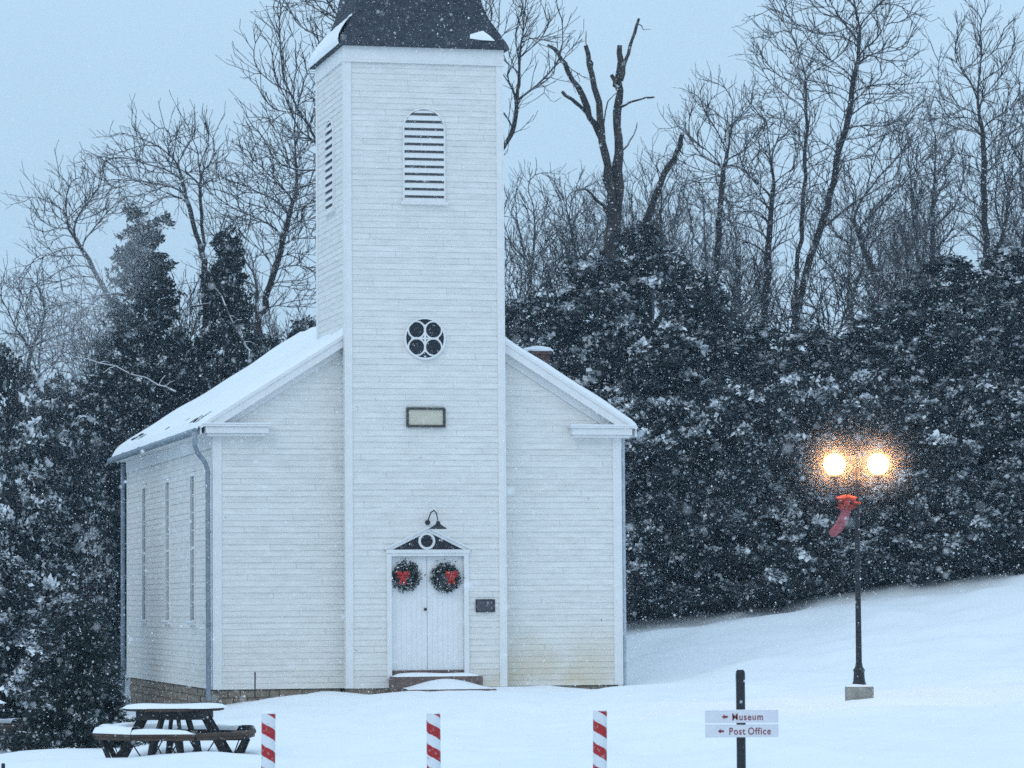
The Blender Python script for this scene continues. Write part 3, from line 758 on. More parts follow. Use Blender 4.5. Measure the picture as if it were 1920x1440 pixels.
# ------------------------------------------------------------------ picnic tables
def make_table():
    t = empty('picnic_table', (0,0,0))
    rr = random.Random(2)
    def octa(r, z, a0=PI/8): return [Vector((r*math.cos(a0+k*PI/4), r*math.sin(a0+k*PI/4), z)) for k in range(8)]
    rt = .70
    # table top of parallel boards clipped to an octagon
    mb = MB(); ap = rt*math.cos(PI/8); nb = 9
    def lim(y):
        y = abs(y); h = rt*math.sin(PI/8)
        return ap if y <= h else ap - (y-h)
    for k in range(nb):
        y0 = -ap + 2*ap*k/nb + .004; y1 = -ap + 2*ap*(k+1)/nb - .004
        a, b = lim(y0), lim(y1)
        mb.prism([(-a, y0, .70), (a, y0, .70), (b, y1, .70), (-b, y1, .70)], (0,0,.042))
    mb.build('tabletop', WOOD, t, bevel=.006)
    mb = MB()
    for s in (-1, 1):
        mb.box(-.46, .46, s*.46-.02, s*.46+.02, .585, .698); mb.box(s*.44-.02, s*.44+.02, -.438, .438, .585, .698)
    mb.build('apron', WOODD, t)
    mb = mound(-.70, .70, -.62, .62, .743, .052, 18)
    mb.v = [(x*(1-.28*max(0, abs(y)-.25)/.4), y, z) for x, y, z in mb.v]
    mb.build('snow', SNOW, t, smooth=True)
    # ring of eight seats
    for k in range(8):
        a = k*PI/4; M = Matrix.Rotation(a, 4, 'Z'); ri, ro = .80, 1.06
        ti, to = ri*math.tan(PI/8), ro*math.tan(PI/8)
        mb = MB(); rm = (ri+ro)/2; tm = rm*math.tan(PI/8)
        for r0, r1, w0, w1 in ((ri, rm-.004, ti, tm), (rm+.004, ro, tm, to)):
            mb.prism([M @ Vector((r0, -w0+.005, .372)), M @ Vector((r1, -w1+.005, .372)), M @ Vector((r1, w1-.005, .372)), M @ Vector((r0, w0-.005, .372))], (0,0,.042))
        mb.prism([M @ Vector((ro-.045, -to+.03, .325)), M @ Vector((ro-.015, -to+.03, .325)), M @ Vector((ro-.015, to-.03, .325)), M @ Vector((ro-.045, to-.03, .325))], (0,0,.084))
        s_ = mb.build('seat', WOOD, t, bevel=.005)
        if k not in (7, 0):                     # the right-hand seats are blown clear
            big = 1.5 if k in (3, 4, 5) else 1.0
            mb = MB(); vs_ = []; n = 8
            for j in range(n+1):
                for i in range(n+1):
                    r = ri + (ro-ri)*j/n; w = r*math.tan(PI/8)-.003; y = -w + 2*w*i/n
                    e = (1-(2*j/n-1)**4)
                    if k == 6: e *= min(1, (n-i)/2.5)
                    vs_.append(M @ Vector((r, y, .413 + .065*big*e**.5*(1+.12*math.sin(i+k)))))
            mb.add(vs_, [(j*(n+1)+i, j*(n+1)+i+1, (j+1)*(n+1)+i+1, (j+1)*(n+1)+i) for j in range(n) for i in range(n)])
            mb.build('seat_snow', SNOW, s_, smooth=True)
    # four pairs of splayed legs, seat bearers and thin rods
    for k in range(4):
        M = Matrix.Rotation(k*PI/2, 4, 'Z')
        for s in (-1, 1):
            mb = MB()
            mb.bar(M @ Vector((.40, s*.10, .66)), M @ Vector((.80, s*.24, -.05)), .038, .10)
            mb.build('leg', WOODD, t)
            mb = MB()
            mb.bar(M @ Vector((.36, s*.155, .332)), M @ Vector((1.0, s*.155, .332)), .036, .075)
            mb.bar(M @ Vector((.98, s*.17, .307)), M @ Vector((.82, s*.25, -.05)), .036, .06)
            mb.build('seat_bearer', WOODD, t)
            mb = MB(); mb.tube([M @ Vector((.95, s*.47, .34)), M @ Vector((.80, s*.27, .0))], .009, 6); mb.tube([M @ Vector((.95, s*.02, .34)), M @ Vector((.80, s*.22, .02))], .009, 6)
            mb.build('brace_rod', WOODD, t)
    return t
def copy_tree(o, parent=None):
    c = o.copy(); COL.objects.link(c); c.parent = parent
    for ch in o.children: copy_tree(ch, c)
    return c
tb = make_table()
tb.location = tuple(at(328, 1410, 48.2) - np.array([0, 0, .135])); tb.rotation_euler = (0, 0, R_(-3))
tag(tb, 'octagonal wooden picnic table with snow on its top, left of the church', 'picnic table', 'wooden picnic tables in the snow')
tb2 = copy_tree(tb); q = at(-76, 1398, 54); tb2.location = tuple(q - np.array([0, 0, .095])); tb2.rotation_euler = (0, 0, R_(12))
tag(tb2, 'snowy picnic table cut off by the left edge, behind the young spruce', 'picnic table', 'wooden picnic tables in the snow')

# ------------------------------------------------------------------ striped posts, sign, lamp
def make_post():
    p = empty('striped_post', (0,0,0))
    MB().lathe([(.07,-.3),(.07,.965),(.066,.972)], 28).build('shaft', STRIPE, p, smooth=False)
    MB().lathe([(.066,.9725),(.068,.982),(.05,.994),(.02,.999)], 20).build('snow_cap', SNOW, p, smooth=True)
    return p
post = make_post()
for i, (px, py, lab) in enumerate(((502, 1335, 'red and white striped post nearest the picnic table'), (813, 1335, 'red and white striped post in front of the church door'), (1123, 1330, 'red and white striped post nearest the direction sign'))):
    o = post if i == 0 else copy_tree(post)
    q = at(px, py, 35.5); o.location = (q[0], q[1], q[2] - .99); o.rotation_euler = ((0, .012, -.008)[i], (.008, -.006, .010)[i], (0, .25, -.2)[i])
    tag(o, lab, 'post', 'candy-striped posts in a row')
sg = empty('signpost', (0,0,0))
q = at(1388, 1255, 35.5); sg.location = (q[0], q[1], q[2] - 1.38)
tag(sg, 'black post carrying two pale arrow signs with dark red lettering', 'signpost')
MB().lathe([(.046,-.3),(.046,1.268),(.0475,1.27),(.0475,1.34),(.043,1.362),(.03,1.376),(.008,1.381)], 20).build('post', IRON, sg)
MB().lathe([(.030,1.376),(.028,1.386),(.012,1.392)], 14).build('snow_cap', SNOW, sg, smooth=True)
def letters(body, size, x, z, xs, parent, y):
    cu = bpy.data.curves.new('lettering', 'FONT'); cu.body = body; cu.size = size; cu.align_x = 'LEFT'; cu.align_y = 'BOTTOM_BASELINE'
    cu.extrude = .0012; cu.offset = .0012; cu.space_character = 1.14
    tmp = bpy.data.objects.new('tmp', cu); COL.objects.link(tmp); dg = bpy.context.evaluated_depsgraph_get()
    me = bpy.data.meshes.new_from_object(tmp.evaluated_get(dg)); bpy.data.objects.remove(tmp)
    me.materials.clear(); me.materials.append(LETTER); me.name = 'lettering'
    o = link('lettering', me, parent); o.rotation_euler = (PI/2, 0, 0); o.scale = (xs, 1, 1); o.location = (x, y, z - .034)
    return o
def arrow(x, z, parent, y):
    mb = MB(); a = .0235
    mb.prism([(x-.03, y, z), (x-.002, y, z+a), (x-.002, y, z+.010), (x+.03, y, z+.010), (x+.03, y, z-.010), (x-.002, y, z-.010), (x-.002, y, z-a)], (0, -.0015, 0))
    return mb.build('arrow', LETTER, parent)
for txt, z0, z1, tx, ax, xsc in (('Museum', .846, .968, -.095, -.165, .86), ('Post Office', .702, .826, -.125, -.205, .84)):
    mb = MB(); mb.box(-.362, .372, -.065, -.047, z0, z1)
    b = mb.build('sign_board', SIGNW, sg, bevel=.003)
    zc = (z0+z1)/2
    for word in txt.split():
        o_ = letters(word, .098, tx, zc, xsc, b, -.066); tx += (max(v.co.x for v in o_.data.vertices) + .030)*xsc
    arrow(ax, zc, b, -.0655)
    mb = MB(); mb.box(-.362, .372, -.066, -.046, z1+.0005, z1+.009); mb.build('snow', SNOW_FLAT, b)
mb = MB(); mb.box(-.045, .045, -.066, -.04, .828, .842); mb.build('bracket', IRON, sg)

lp = empty('street_lamp', (5.862, 60, .33)); tag(lp, 'black lamp post with two glowing globes on the snowy slope', 'street lamp')
MB().box(-.225, .225, -.225, .225, -.5, .27).build('concrete_base', CONC, lp, bevel=.02)
mound(-.22, .22, -.22, .22, .272, .035, 8).build('base_snow', SNOW, lp, smooth=True)
MB().lathe([(.115,.27),(.115,.33),(.105,.35),(.095,.42),(.09,.52),(.10,.53),(.10,.55),(.065,.60),(.058,.66)], 8).build('pedestal', IRON, lp)
MB().lathe([(.052,.66),(.048,1.6),(.042,3.70),(.055,3.72),(.055,3.78),(.03,3.82),(.03,3.95),(.01,4.0)], 16).build('pole', IRON, lp)
mb = MB()
for s in (-1, 1): mb.tube([(0,0,3.74), (s*.14,0,3.66), (s*.28,0,3.66), (s*.36,0,3.72), (s*.372,0,3.82)], [.025,.024,.022,.022,.028], 10)
mb.build('crossarm', IRON, lp)
for s in (-1, 1):
    mb = MB(); mb.lathe([(.18*math.sin(PI*k/16)+.001, -.18*math.cos(PI*k/16)) for k in range(17)], 24, (s*.372, 0, 4.045))
    g = mb.build('globe', GLOBE, lp, smooth=True)
    MB().lathe([(.07,3.80),(.085,3.83),(.07,3.862)], 16, (s*.372, 0, 0)).build('globe_cup', IRON, lp)
# cloth decoration tied under the lamps
dc = empty('decoration', (5.862, 60, .33)); tag(dc, 'red and pink cloth bow with long tail tied to the lamp pole', 'decoration')
mb = MB()
for s in (-1, 1): mb.tube([(-.19,-.10,3.40),(-.19+s*.05,-.16,3.46),(-.19+s*.11,-.15,3.45),(-.19+s*.115,-.13,3.34),(-.19+s*.05,-.14,3.29),(-.19,-.10,3.34)], [.05,.07,.075,.07,.06,.04], 10)
mb.lathe([(.02,-.06),(.055,-.03),(.055,.03),(.02,.06)], 12, (-.19, -.19, 3.37)); mb.tube([(-.15,-.09,3.38),(0,-.055,3.38),(.055,0,3.38),(0,.055,3.38),(-.055,0,3.38)], .022, 8)
mb.build('bow', DECO, dc, smooth=True)
mb = MB(); mb.tube([(-.19,-.12,3.32),(-.22,-.16,3.18),(-.28,-.17,3.04),(-.36,-.17,2.93),(-.43,-.17,2.87),(-.48,-.17,2.84)], [.07,.085,.09,.085,.075,.045], 10)
mb.v = [(x, y*.6-.06, z) for x, y, z in mb.v]
mb.build('tail', PINK, dc, smooth=True)
cpst = empty('post', (0,0,0)); q = at(6, 1433, 35.5); cpst.location = (q[0], q[1], 0); tag(cpst, 'dark post top poking up at the bottom left corner', 'post')
MB().lathe([(.02,-.3),(.02,q[2]-.0),(.016,q[2]+.01)], 12).build('shaft', IRON, cpst); MB().lathe([(.018,q[2]+.0105),(.018,q[2]+.02),(.006,q[2]+.026)], 10).build('snow_cap', SNOW, cpst)

# ------------------------------------------------------------------ foliage
def unit(a): return a / (np.linalg.norm(a, axis=-1, keepdims=True) + 1e-9)
def kites(c, d, s, L, W):
    L = np.asarray(L).reshape(-1, 1); W = np.asarray(W).reshape(-1, 1)
    V = np.stack([c, c + d*L*.45 + s*W, c + d*L, c + d*L*.45 - s*W], 1).reshape(-1, 3)
    return V
def crown_mesh(name, seed, Hh, Rr, prof, nb, ns, nl, L, W, snow, mats, brown=.1, droop=.15, bough=.5, snowL=1.0, lump_k=1.0):
    """boughs > sprays > leaves; snow lies on the upper sprays of each bough"""
    r = np.random.default_rng(seed)
    t = r.random(nb*4); env = prof(t)
    keep = r.random(nb*4) < (env + .12)/1.12; t = t[keep][:nb]; nb = len(t); env = prof(t)
    az = r.uniform(0, 2*PI, nb)
    k1, k2, k3 = r.uniform(0, 6.28, 3)
    lump = 1 + lump_k*(.20*np.sin(3*az + 5*t + k1) + .17*np.sin(5*az - 9*t + k2) + .15*np.sin(2*az + 17*t + k3))
    rad = Rr*env*lump*np.sqrt(r.uniform(.35, 1.0, nb))
    bc = np.stack([rad*np.cos(az), rad*np.sin(az), t*Hh], 1)
    bd = unit(np.stack([np.cos(az), np.sin(az), .1 - droop + r.normal(0, .15, nb)], 1)); bd = unit(bd + r.normal(0, .25, (nb, 3))*np.array([1, 1, .3]))
    bs = r.uniform(.6, 1.5, nb)*bough
    bsn = r.random(nb) < .8
    rep = lambda a, k: np.repeat(a, k, axis=0)
    blen = bs*r.uniform(1.1, 2.0, nb)                     # boughs arch out and hang at their ends
    side = unit(np.cross(bd, np.array([0,0,1.])))
    def along(t, k): 
        t = t[:, None]; Lk = rep(blen, k)[:, None]
        return rep(bc, k) + rep(bd, k)*(t-.45)*Lk + np.array([0,0,1.])*((.30 - droop*1.1)*t - (.35 + droop)*t**2)*Lk*.8
    n1 = nb*ns
    tt = r.random(n1)**.8
    sc = along(tt, ns) + rep(side, ns)*(r.normal(0, .26, n1)*(1.15 - .6*tt)*rep(bs, ns))[:, None] + r.normal(0, .06, (n1, 3))
    sd = unit(rep(bd, ns)*.8 + rep(side, ns)*r.normal(0, .6, n1)[:, None] + np.array([0,0,-.15]) + r.normal(0, .3, (n1, 3)))
    n = n1*nl
    lc = rep(sc, nl) + r.normal(0, 1, (n, 3))*np.array([.14, .14, .09])*bough*1.4
    ld = unit(rep(sd, nl) + r.normal(0, .6, (n, 3)))
    ls = unit(np.cross(ld, r.normal(0, 1, (n, 3))))
    LL = r.uniform(.6, 1.3, n)*L; WW = r.uniform(.6, 1.3, n)*W
    fro = r.random(n) < .05 + .14*snow
    mi = np.where(fro, 4, np.where(r.random(n) < brown, 2, np.where(r.random(n) < .45, 1, 0)))
    # the snow itself
    wb = np.where(r.random(nb) < min(.95, .25 + 1.5*snow))[0]; ks = int(40 + 130*snow)
    t3 = np.repeat(r.uniform(.1, .5, len(wb)), ks) + r.random(len(wb)*ks)*np.repeat(r.uniform(.25, .6, len(wb)), ks)
    t3 = np.clip(t3, 0, 1); W3 = np.repeat(wb, ks)
    Lk = blen[W3][:, None]; tq = t3[:, None]
    c3 = bc[W3] + bd[W3]*(tq-.45)*Lk + np.array([0,0,1.])*((.30 - droop*1.1)*tq - (.35 + droop)*tq**2)*Lk*.8
    c3 = c3 + side[W3]*(r.normal(0, .17, len(W3))*bs[W3])[:, None] + r.normal(0, .03, (len(W3), 3)); c3[:, 2] += .10*bough
    d3 = unit(bd[W3] + r.normal(0, .7, c3.shape)); s3 = unit(np.cross(d3, np.array([0,0,1.]) + r.normal(0, .55, c3.shape)))
    m3 = np.where(r.random(len(W3)) < .2, 4, 3)
    lc = np.concatenate([lc, c3]); ld = np.concatenate([ld, d3]); ls = np.concatenate([ls, s3])
    LL = np.concatenate([LL, r.uniform(.6, 1.2, len(W3))*L*1.15*snowL]); WW = np.concatenate([WW, r.uniform(.7, 1.4, len(W3))*W*1.5*snowL])
    mi = np.concatenate([mi, m3]); n = len(lc)
    lc[:, 2] = np.maximum(lc[:, 2], r.uniform(.02, .35, n))
    V = kites(lc, ld, ls, LL, WW)
    return np_mesh(name, V, np.arange(4*n).reshape(n, 4), mats, mi)
def trunk_mesh(name, Hh, r0, seed, m=None):
    r = random.Random(seed); mb = MB()
    pts = []; x = y = 0
    for k in range(8):
        pts.append((x, y, Hh*k/7 - .4*(k == 0))); x += r.uniform(-.08,.08); y += r.uniform(-.08,.08)
    mb.tube(pts, [r0*(1 - .85*k/7) for k in range(8)], 8)
    for k in range(10):
        i = r.randint(1, 6); a = r.uniform(0, 6.28); l = r.uniform(.5, 1.0)*Hh*.16
        p = Vector(pts[i]); mb.tube([p, p + Vector((math.cos(a)*l*.5, math.sin(a)*l*.5, .1*l)), p + Vector((math.cos(a)*l, math.sin(a)*l, .05*l))], [r0*.35, r0*.22, r0*.06], 5)
    me_o = mb.build(name, m or BARK); me = me_o.data; bpy.data.objects.remove(me_o); return me
EV = [LEAF_D, LEAF_M, LEAF_B, SNOW_FLAT, LEAF_F]
p_tall = lambda t: np.clip(np.where(t < .12, .78 + 1.8*t, 1.0*(1 - (np.maximum(t-.12, 0)/.92)**2.2)), .10, 1)**.9
p_low = lambda t: np.clip(np.where(t < .10, .85 + 1.5*t, np.sqrt(np.clip(1 - ((t-.10)/.93)**2, 0, 1))), .08, 1)
p_cone = lambda t: np.clip((1 - t)**.78*.95 + .06, .05, 1)
p_nar = lambda t: np.clip(np.where(t < .08, .8 + 2.5*t, (1 - (np.maximum(t-.08, 0)/.95)**1.6)), .08, 1)
NARR = [crown_mesh('crown', 500+i, 4.6, 1.0, p_nar, 200, 9, 17, .13, .034, sn, EV, br, .2, .30) for i, (sn, br) in enumerate(((.50,.10),(.62,.14)))]
TALL = [crown_mesh('crown', 100+i, 10.2, 2.1, p_tall, 300, 9, 27, .155, .045, sn, EV, br, .18, .52) for i, (sn, br) in enumerate(((.42,.10),(.50,.12),(.34,.16)))]
LOW = [crown_mesh('crown', 200+i, 5.6, 2.1, p_low, 230, 9, 27, .145, .042, sn, EV, br, .2, .50) for i, (sn, br) in enumerate(((.30,.14),(.42,.12),(.55,.22)))]
CONE = [crown_mesh('crown', 300+i, 7.6, 1.5, p_cone, 560, 9, 20, .105, .026, sn, EV, .05, -.25, .24, lump_k=.22, snowL=.8) for i, sn in enumerate((.26,.14))]
SPRU = crown_mesh('crown', 400, 2.6, .95, p_cone, 280, 9, 22, .085, .013, .05, [LEAF_S, LEAF_D, LEAF_M, SNOW_FLAT, LEAF_F], .15, .22, .20, snowL=.8)
T_NAR, T_TALL, T_LOW, T_CONE, T_SPR = trunk_mesh('trunk', 4.0, .09, 6), trunk_mesh('trunk', 9.4, .20, 1), trunk_mesh('trunk', 4.9, .16, 2), trunk_mesh('trunk', 7.3, .14, 3), trunk_mesh('trunk', 2.5, .05, 4)
def evergreen(name, cr, tr, Hc, Rc, px, top, Y, Rw, label, group, rz, sink=0.0):
    """crown's real width and height from where its middle and tip stand at distance Y"""
    tip = at(px, top, Y); g = gz(tip[0], Y) - sink
    o = empty(name, (tip[0], Y, g), rz); tag(o, label, 'tree', group)
    sc = (Rw/Rc, Rw/Rc, (tip[2]-g)/(Hc*1.03))
    for nm, me in (('crown', cr), ('trunk', tr)):
        k = link(nm, me, o); k.scale = sc
    return o
GR = 'snowy evergreens in the thicket right of the church'
GLF = 'snowy evergreens in the thicket left of the church'
right = [
 ('t', 0, 1000, 540, 105, 2.5, 'pale frosted evergreen right beside the tower, behind the chimney'),
 ('t', 1, 1110, 470, 99, 2.3, 'dark evergreen under the broken dead tree, on its left side'),
 ('t', 2, 1215, 405, 97, 2.4, 'tallest dark evergreen, standing around the foot of the dead tree'),
 ('t', 0, 1310, 500, 98, 2.2, 'snowy evergreen just right of the dead tree, below its leaning limb'),
 ('t', 2, 1420, 600, 97, 2.3, 'evergreen at the foot of the slim single bare trunk'),
 ('t', 1, 1530, 610, 98, 2.4, 'brushy evergreen below the tall twin-trunked bare tree'),
 ('t', 0, 1660, 560, 98, 2.4, 'frosted evergreen between the twin-trunked and the far right bare trees'),
 ('t', 2, 1780, 470, 97, 2.5, 'dark tall evergreen above and right of the glowing lamps'),
 ('t', 1, 1900, 450, 96, 2.5, 'snow laden evergreen at the right edge, highest of the thicket there'),
 ('t', 0, 2030, 470, 97, 2.5, 'evergreen cut off by the right edge of the view'),
 ('l', 0, 1130, 800, 95, 2.1, 'low evergreen showing just over the right roof eave'),
 ('l', 1, 1240, 740, 94, 2.1, 'low snowy evergreen beside the right wall of the church'),
 ('l', 0, 1370, 720, 93, 2.2, 'low dark evergreen midway between church and lamp'),
 ('l', 2, 1490, 700, 93, 2.2, 'low frosted shrub-like evergreen just left of the lamps'),
 ('l', 2, 1610, 690, 93, 2.2, 'low frosted brownish evergreen directly behind the lamps'),
 ('l', 1, 1730, 740, 92.5, 2.2, 'low evergreen just right of the lamps'),
 ('l', 0, 1850, 700, 92, 2.2, 'low dark evergreen near the right edge, lowest boughs on the snow'),
 ('l', 1, 1960, 720, 92, 2.2, 'low evergreen half cut by the right edge'),
]
for i, (kd, vi, px, top, Y, Rw, lab) in enumerate(right):
    cr, tr, Hc = (TALL[vi], T_TALL, 10.2) if kd == 't' else (LOW[vi], T_LOW, 5.6)
    evergreen('evergreen_tree', cr, tr, Hc, 2.1, px, top, Y, Rw, lab, GR, i*1.37)
left = [
 ('l', 0, 10, 650, 93, 2.0, 'bushy evergreen at the left edge, top of the left thicket'),
 ('n', 0, 128, 790, 96, 1.15, 'slim evergreen standing beside the rear corner of the church'),
 ('n', 1, 70, 880, 74, 1.0, 'evergreen in front of the left thicket, above the young spruce'),
 ('n', 1, 176, 960, 91, .62, 'narrow snowy evergreen close to the left wall of the church'),
 ('l', 1, -50, 820, 72, 1.6, 'snowy evergreen half cut by the left edge'),
 ('n', 0, 10, 1030, 64, .85, 'low evergreen behind the second picnic table'),
 ('n', 1, 128, 1090, 66, .75, 'small frosted evergreen directly behind the young spruce'),
 ('t', 1, 200, 680, 104, 2.1, 'hazy evergreen behind the left end of the church roof'),
 ('t', 2, 340, 700, 106, 1.7, 'hazy evergreen low between the two pointed conifers'),
 ('t', 0, 490, 610, 104, 1.7, 'evergreen just left of the tower, over the snowy roof'),
 ('t', 1, 85, 700, 106, 2.3, 'hazy evergreen behind the left thicket'),
 ('t', 0, 575, 580, 112, 1.4, 'evergreen half hidden by the left side of the tower'),
 ('n', 0, 60, 770, 84, 1.2, 'dark evergreen in the middle of the left thicket'),
]
for i, (kd, vi, px, top, Y, Rw, lab) in enumerate(left):
    cr, tr, Hc, Rc = {'t': (TALL[vi], T_TALL, 10.2, 2.1), 'l': (LOW[vi], T_LOW, 5.6, 2.1), 'n': (NARR[vi % 2], T_NAR, 4.6, 1.0)}[kd]
    evergreen('evergreen_tree', cr, tr, Hc, Rc, px, top, Y, Rw, lab, GLF, i*2.1)
evergreen('conifer', CONE[0], T_CONE, 7.6, 1.5, 270, 392, 101, 2.15, 'pointed conifer, the left and wider of two behind the roof', 'pointed conifers behind the roof', .5)
evergreen('conifer', CONE[1], T_CONE, 7.6, 1.5, 424, 424, 101, 1.6, 'pointed conifer, the right and slimmer of two behind the roof', 'pointed conifers behind the roof', 2.4)
o = evergreen('spruce', SPRU, T_SPR, 2.6, .95, 150, 1125, 52, .80, 'young dark green spruce behind the picnic table', None, 1.0)

# ------------------------------------------------------------------ bare trees
def seg_mesh(name, P0, P1, R0, R1, m, n=4):
    P0, P1 = np.array(P0), np.array(P1); R0, R1 = np.array(R0)[:, None], np.array(R1)[:, None]
    d = unit(P1 - P0); ref = np.where(np.abs(d[:, 2:3]) > .9, np.array([[1., 0, 0]]), np.array([[0, 0, 1.]]))
    x = unit(np.cross(d, ref)); y = np.cross(d, x)
    N = len(P0); ring = []
    for P, Rr in ((P0, R0), (P1, R1)):
        for k in range(n):
            a = 2*PI*k/n + .4; ring.append(P + (x*math.cos(a) + y*math.sin(a))*Rr)
    V = np.stack(ring, 1).reshape(-1, 3); b = (np.arange(N)*2*n)[:, None]
    Fc = np.concatenate([b + np.array([[k, (k+1) % n, n+(k+1) % n, n+k]]) for k in range(n)], 0)
    return np_mesh(name, V, Fc, m, smooth=n > 4)
def colonize(paths, blobs, n, seed, D=.24, di=3.2, dk=.42, up=.16, tip=.0075, r_trunk=.2, tw=.85, tl=1.0):
    """branches grow towards points spread through the crown's volume; returns segments of the trunk and of the branches"""
    r = np.random.default_rng(seed)
    n = int(n*1.15)
    vol = np.array([b[3]*b[4]*b[5] for b in blobs]); cnt = np.maximum(20, (n*vol/vol.sum())).astype(int)
    A = []
    for b, c in zip(blobs, cnt):
        q = unit(r.normal(0, 1, (c, 3)))*(r.random((c, 1))**.45); A.append(np.array(b[:3]) + q*np.array(b[3:6]))
    A = np.concatenate(A)
    N = []; par = []
    for pth in paths:
        prev = -1
        if N:                                           # a second stem starts from the nearest node of the first
            prev = int(np.argmin(np.linalg.norm(np.array(N) - np.array(pth[0]), axis=1)))
        for a, b in zip(pth[:-1], pth[1:]):
            a, b = np.array(a), np.array(b); k = max(1, int(np.linalg.norm(b-a)/D/1.5))
            for t in range(k + (b is not None)):
                if t == 0 and prev >= 0: continue
                N.append(a + (b-a)*t/k + r.normal(0, .03, 3)*(t > 0)); par.append(prev); prev = len(N)-1
    N = [np.array(q) for q in N]
    alive = np.ones(len(A), bool); P = np.array(N)
    d2 = np.linalg.norm(A[:, None] - P[None], axis=2); near = d2.argmin(1); nd = d2.min(1)
    spawn = []
    for it in range(160):
        act = alive & ((nd < di) if it > 25 else alive)
        if not act.any(): break
        idx = near[act]; sp_ = np.array(spawn + [0]*(len(N)-len(spawn))); spawn = list(sp_)
        okk = sp_[idx] < 3
        if not okk.any(): break
        w_ = np.where(act)[0][okk]; idx = near[w_]; act = w_; v = unit(A[act] - np.array(N)[idx])
        S = np.zeros((len(N), 3)); np.add.at(S, idx, v); ids = np.unique(idx)
        dirs = unit(S[ids])
        pr = np.array([N[k] - N[par[k]] if par[k] >= 0 else (0,0,.1) for k in ids]); dirs = unit(dirs + 1.1*unit(pr) + np.array([0,0,up]) + r.normal(0, .10, (len(ids), 3)))
        newp = np.array([N[k] for k in ids]) + dirs*D; b0_ = len(N)
        for k, q in zip(ids, newp): N.append(q); par.append(int(k)); spawn[int(k)] += 1
        dn = np.linalg.norm(A[:, None] - newp[None], axis=2); m = dn.min(1); c = m < nd
        near[c] = b0_ + dn.argmin(1)[c]; nd[c] = m[c]
        alive &= nd > dk
        if len(N) > 14000: break
    n0 = len(N); deg = np.zeros(n0, int)
    for k in range(n0):
        if par[k] >= 0: deg[par[k]] += 1
    def twig_(k, base, L, lev):
        perp = unit(np.cross(base, r.normal(0, 1, 3))); d = unit(base + perp*r.uniform(.45, 1.0) + np.array([0,0,.28]))
        p = N[k]; q0 = k; ns_ = 3 if lev == 0 else 2
        for s_ in range(ns_):
            p = p + d*L/ns_; d = unit(d + r.normal(0, .10, 3) + np.array([0,0,.04])); N.append(p); par.append(q0); q0 = len(N)-1
            if lev == 0 and s_ > 0 or lev == 0 and r.random() < .5: twig_(q0, d, L*r.uniform(.35, .6), 1)
    for k in range(12, n0):                             # straight fine twigs at the ends and along the thin wood
        if par[k] < 0: continue
        base = unit(N[k] - N[par[k]])
        m = 2 if deg[k] == 0 else (1 if r.random() < tw else 0)
        for _ in range(m): twig_(k, base, r.uniform(.35, .95)*tl, 0)
    M = len(N); rad = np.zeros(M); acc = np.zeros(M); ex = 2.25
    for k in range(M-1, -1, -1):
        rad[k] = max(tip, acc[k]**(1/ex))
        if par[k] >= 0: acc[par[k]] += rad[k]**ex
    sc = np.where(rad > 2*tip, (rad/rad.max())**1.12*r_trunk, rad); rad = np.maximum(np.maximum(sc, np.minimum(rad, .022)*.8), tip)
    T = ([], [], [], []); B = ([], [], [], []); thr = .5*r_trunk
    for k in range(M):
        if par[k] < 0: continue
        S = T if rad[k] > thr else B
        S[0].append(tuple(N[par[k]])); S[1].append(tuple(N[k])); S[2].append(min(rad[par[k]], rad[k]*1.25)); S[3].append(rad[k])
    return T, B
def bare_tree(Y, stems, blobs, n, label, seed, r_trunk=.14, tip=.0075, **kw):
    """stems and crown lobes are given where the photo shows them and set at the tree's real distance Y"""
    b = at(*stems[0][0], Y); g = gz(b[0], Y); o0 = np.array([b[0], Y, g])
    o = empty('bare_tree', o0); tag(o, label, 'tree', 'leafless winter trees behind the church')
    rr = np.random.default_rng(seed)
    paths = []
    for k, st in enumerate(stems):
        P = [at(x, y, Y) - o0 for x, y in st]
        for q, t in zip(P, np.linspace(0, 1, len(P))): q[1] += rr.normal(0, .5)*t
        if k == 0: P[0] = np.array([P[0][0], 0, -.3])
        paths.append(P)
    px = Y/F
    BL = []
    for cx, cy, rx, ry in blobs:
        c = at(cx, cy, Y) - o0; BL.append((c[0], rr.normal(0, .25)*rx*px, c[2], rx*px, max(rx*px*.8, 1.0), ry*px))
    T, B = colonize(paths, BL, n, seed, r_trunk=r_trunk, tip=tip, **kw)
    link('trunk', seg_mesh('trunk', *T, BARK, 8), o); link('crown', seg_mesh('crown', *B, BARKF, 4), o)
    return o
bare_tree(99, [[(790,1100),(785,760),(780,560)],[(780,620),(690,420),(620,300)],[(780,600),(880,380),(960,250)],[(782,560),(770,330),(760,150)]],
  [(545,180,95,170),(600,-10,110,110),(985,90,90,130),(780,60,170,220),(590,330,90,130)], 1500, 'big bare tree whose limbs spread out on both sides of the tower', 1, .21)
bare_tree(110, [[(385,1050),(385,600),(383,470)],[(383,500),(355,390),(330,310)],[(383,480),(375,400),(372,330)]], [(290,320,115,90),(375,300,55,80),(235,330,60,45)], 620, 'bare tree with fanned crown rising between the two pointed conifers', 2, .10)
bare_tree(108, [[(500,1050),(490,640),(480,520)],[(490,600),(530,450),(555,360)]], [(465,370,85,100),(545,360,75,150),(560,230,40,60),(440,480,60,90),(540,520,70,80)], 900, 'twiggy bare tree just left of the tower', 3, .12)
bare_tree(118, [[(250,1100),(235,700),(215,560)],[(225,600),(170,490),(130,430)]], [(130,400,90,70),(95,520,70,100),(190,380,55,55),(80,640,60,50)], 520, 'pale bare tree left of the pointed conifers, leaning left in blown snow', 4, .10, .0075)
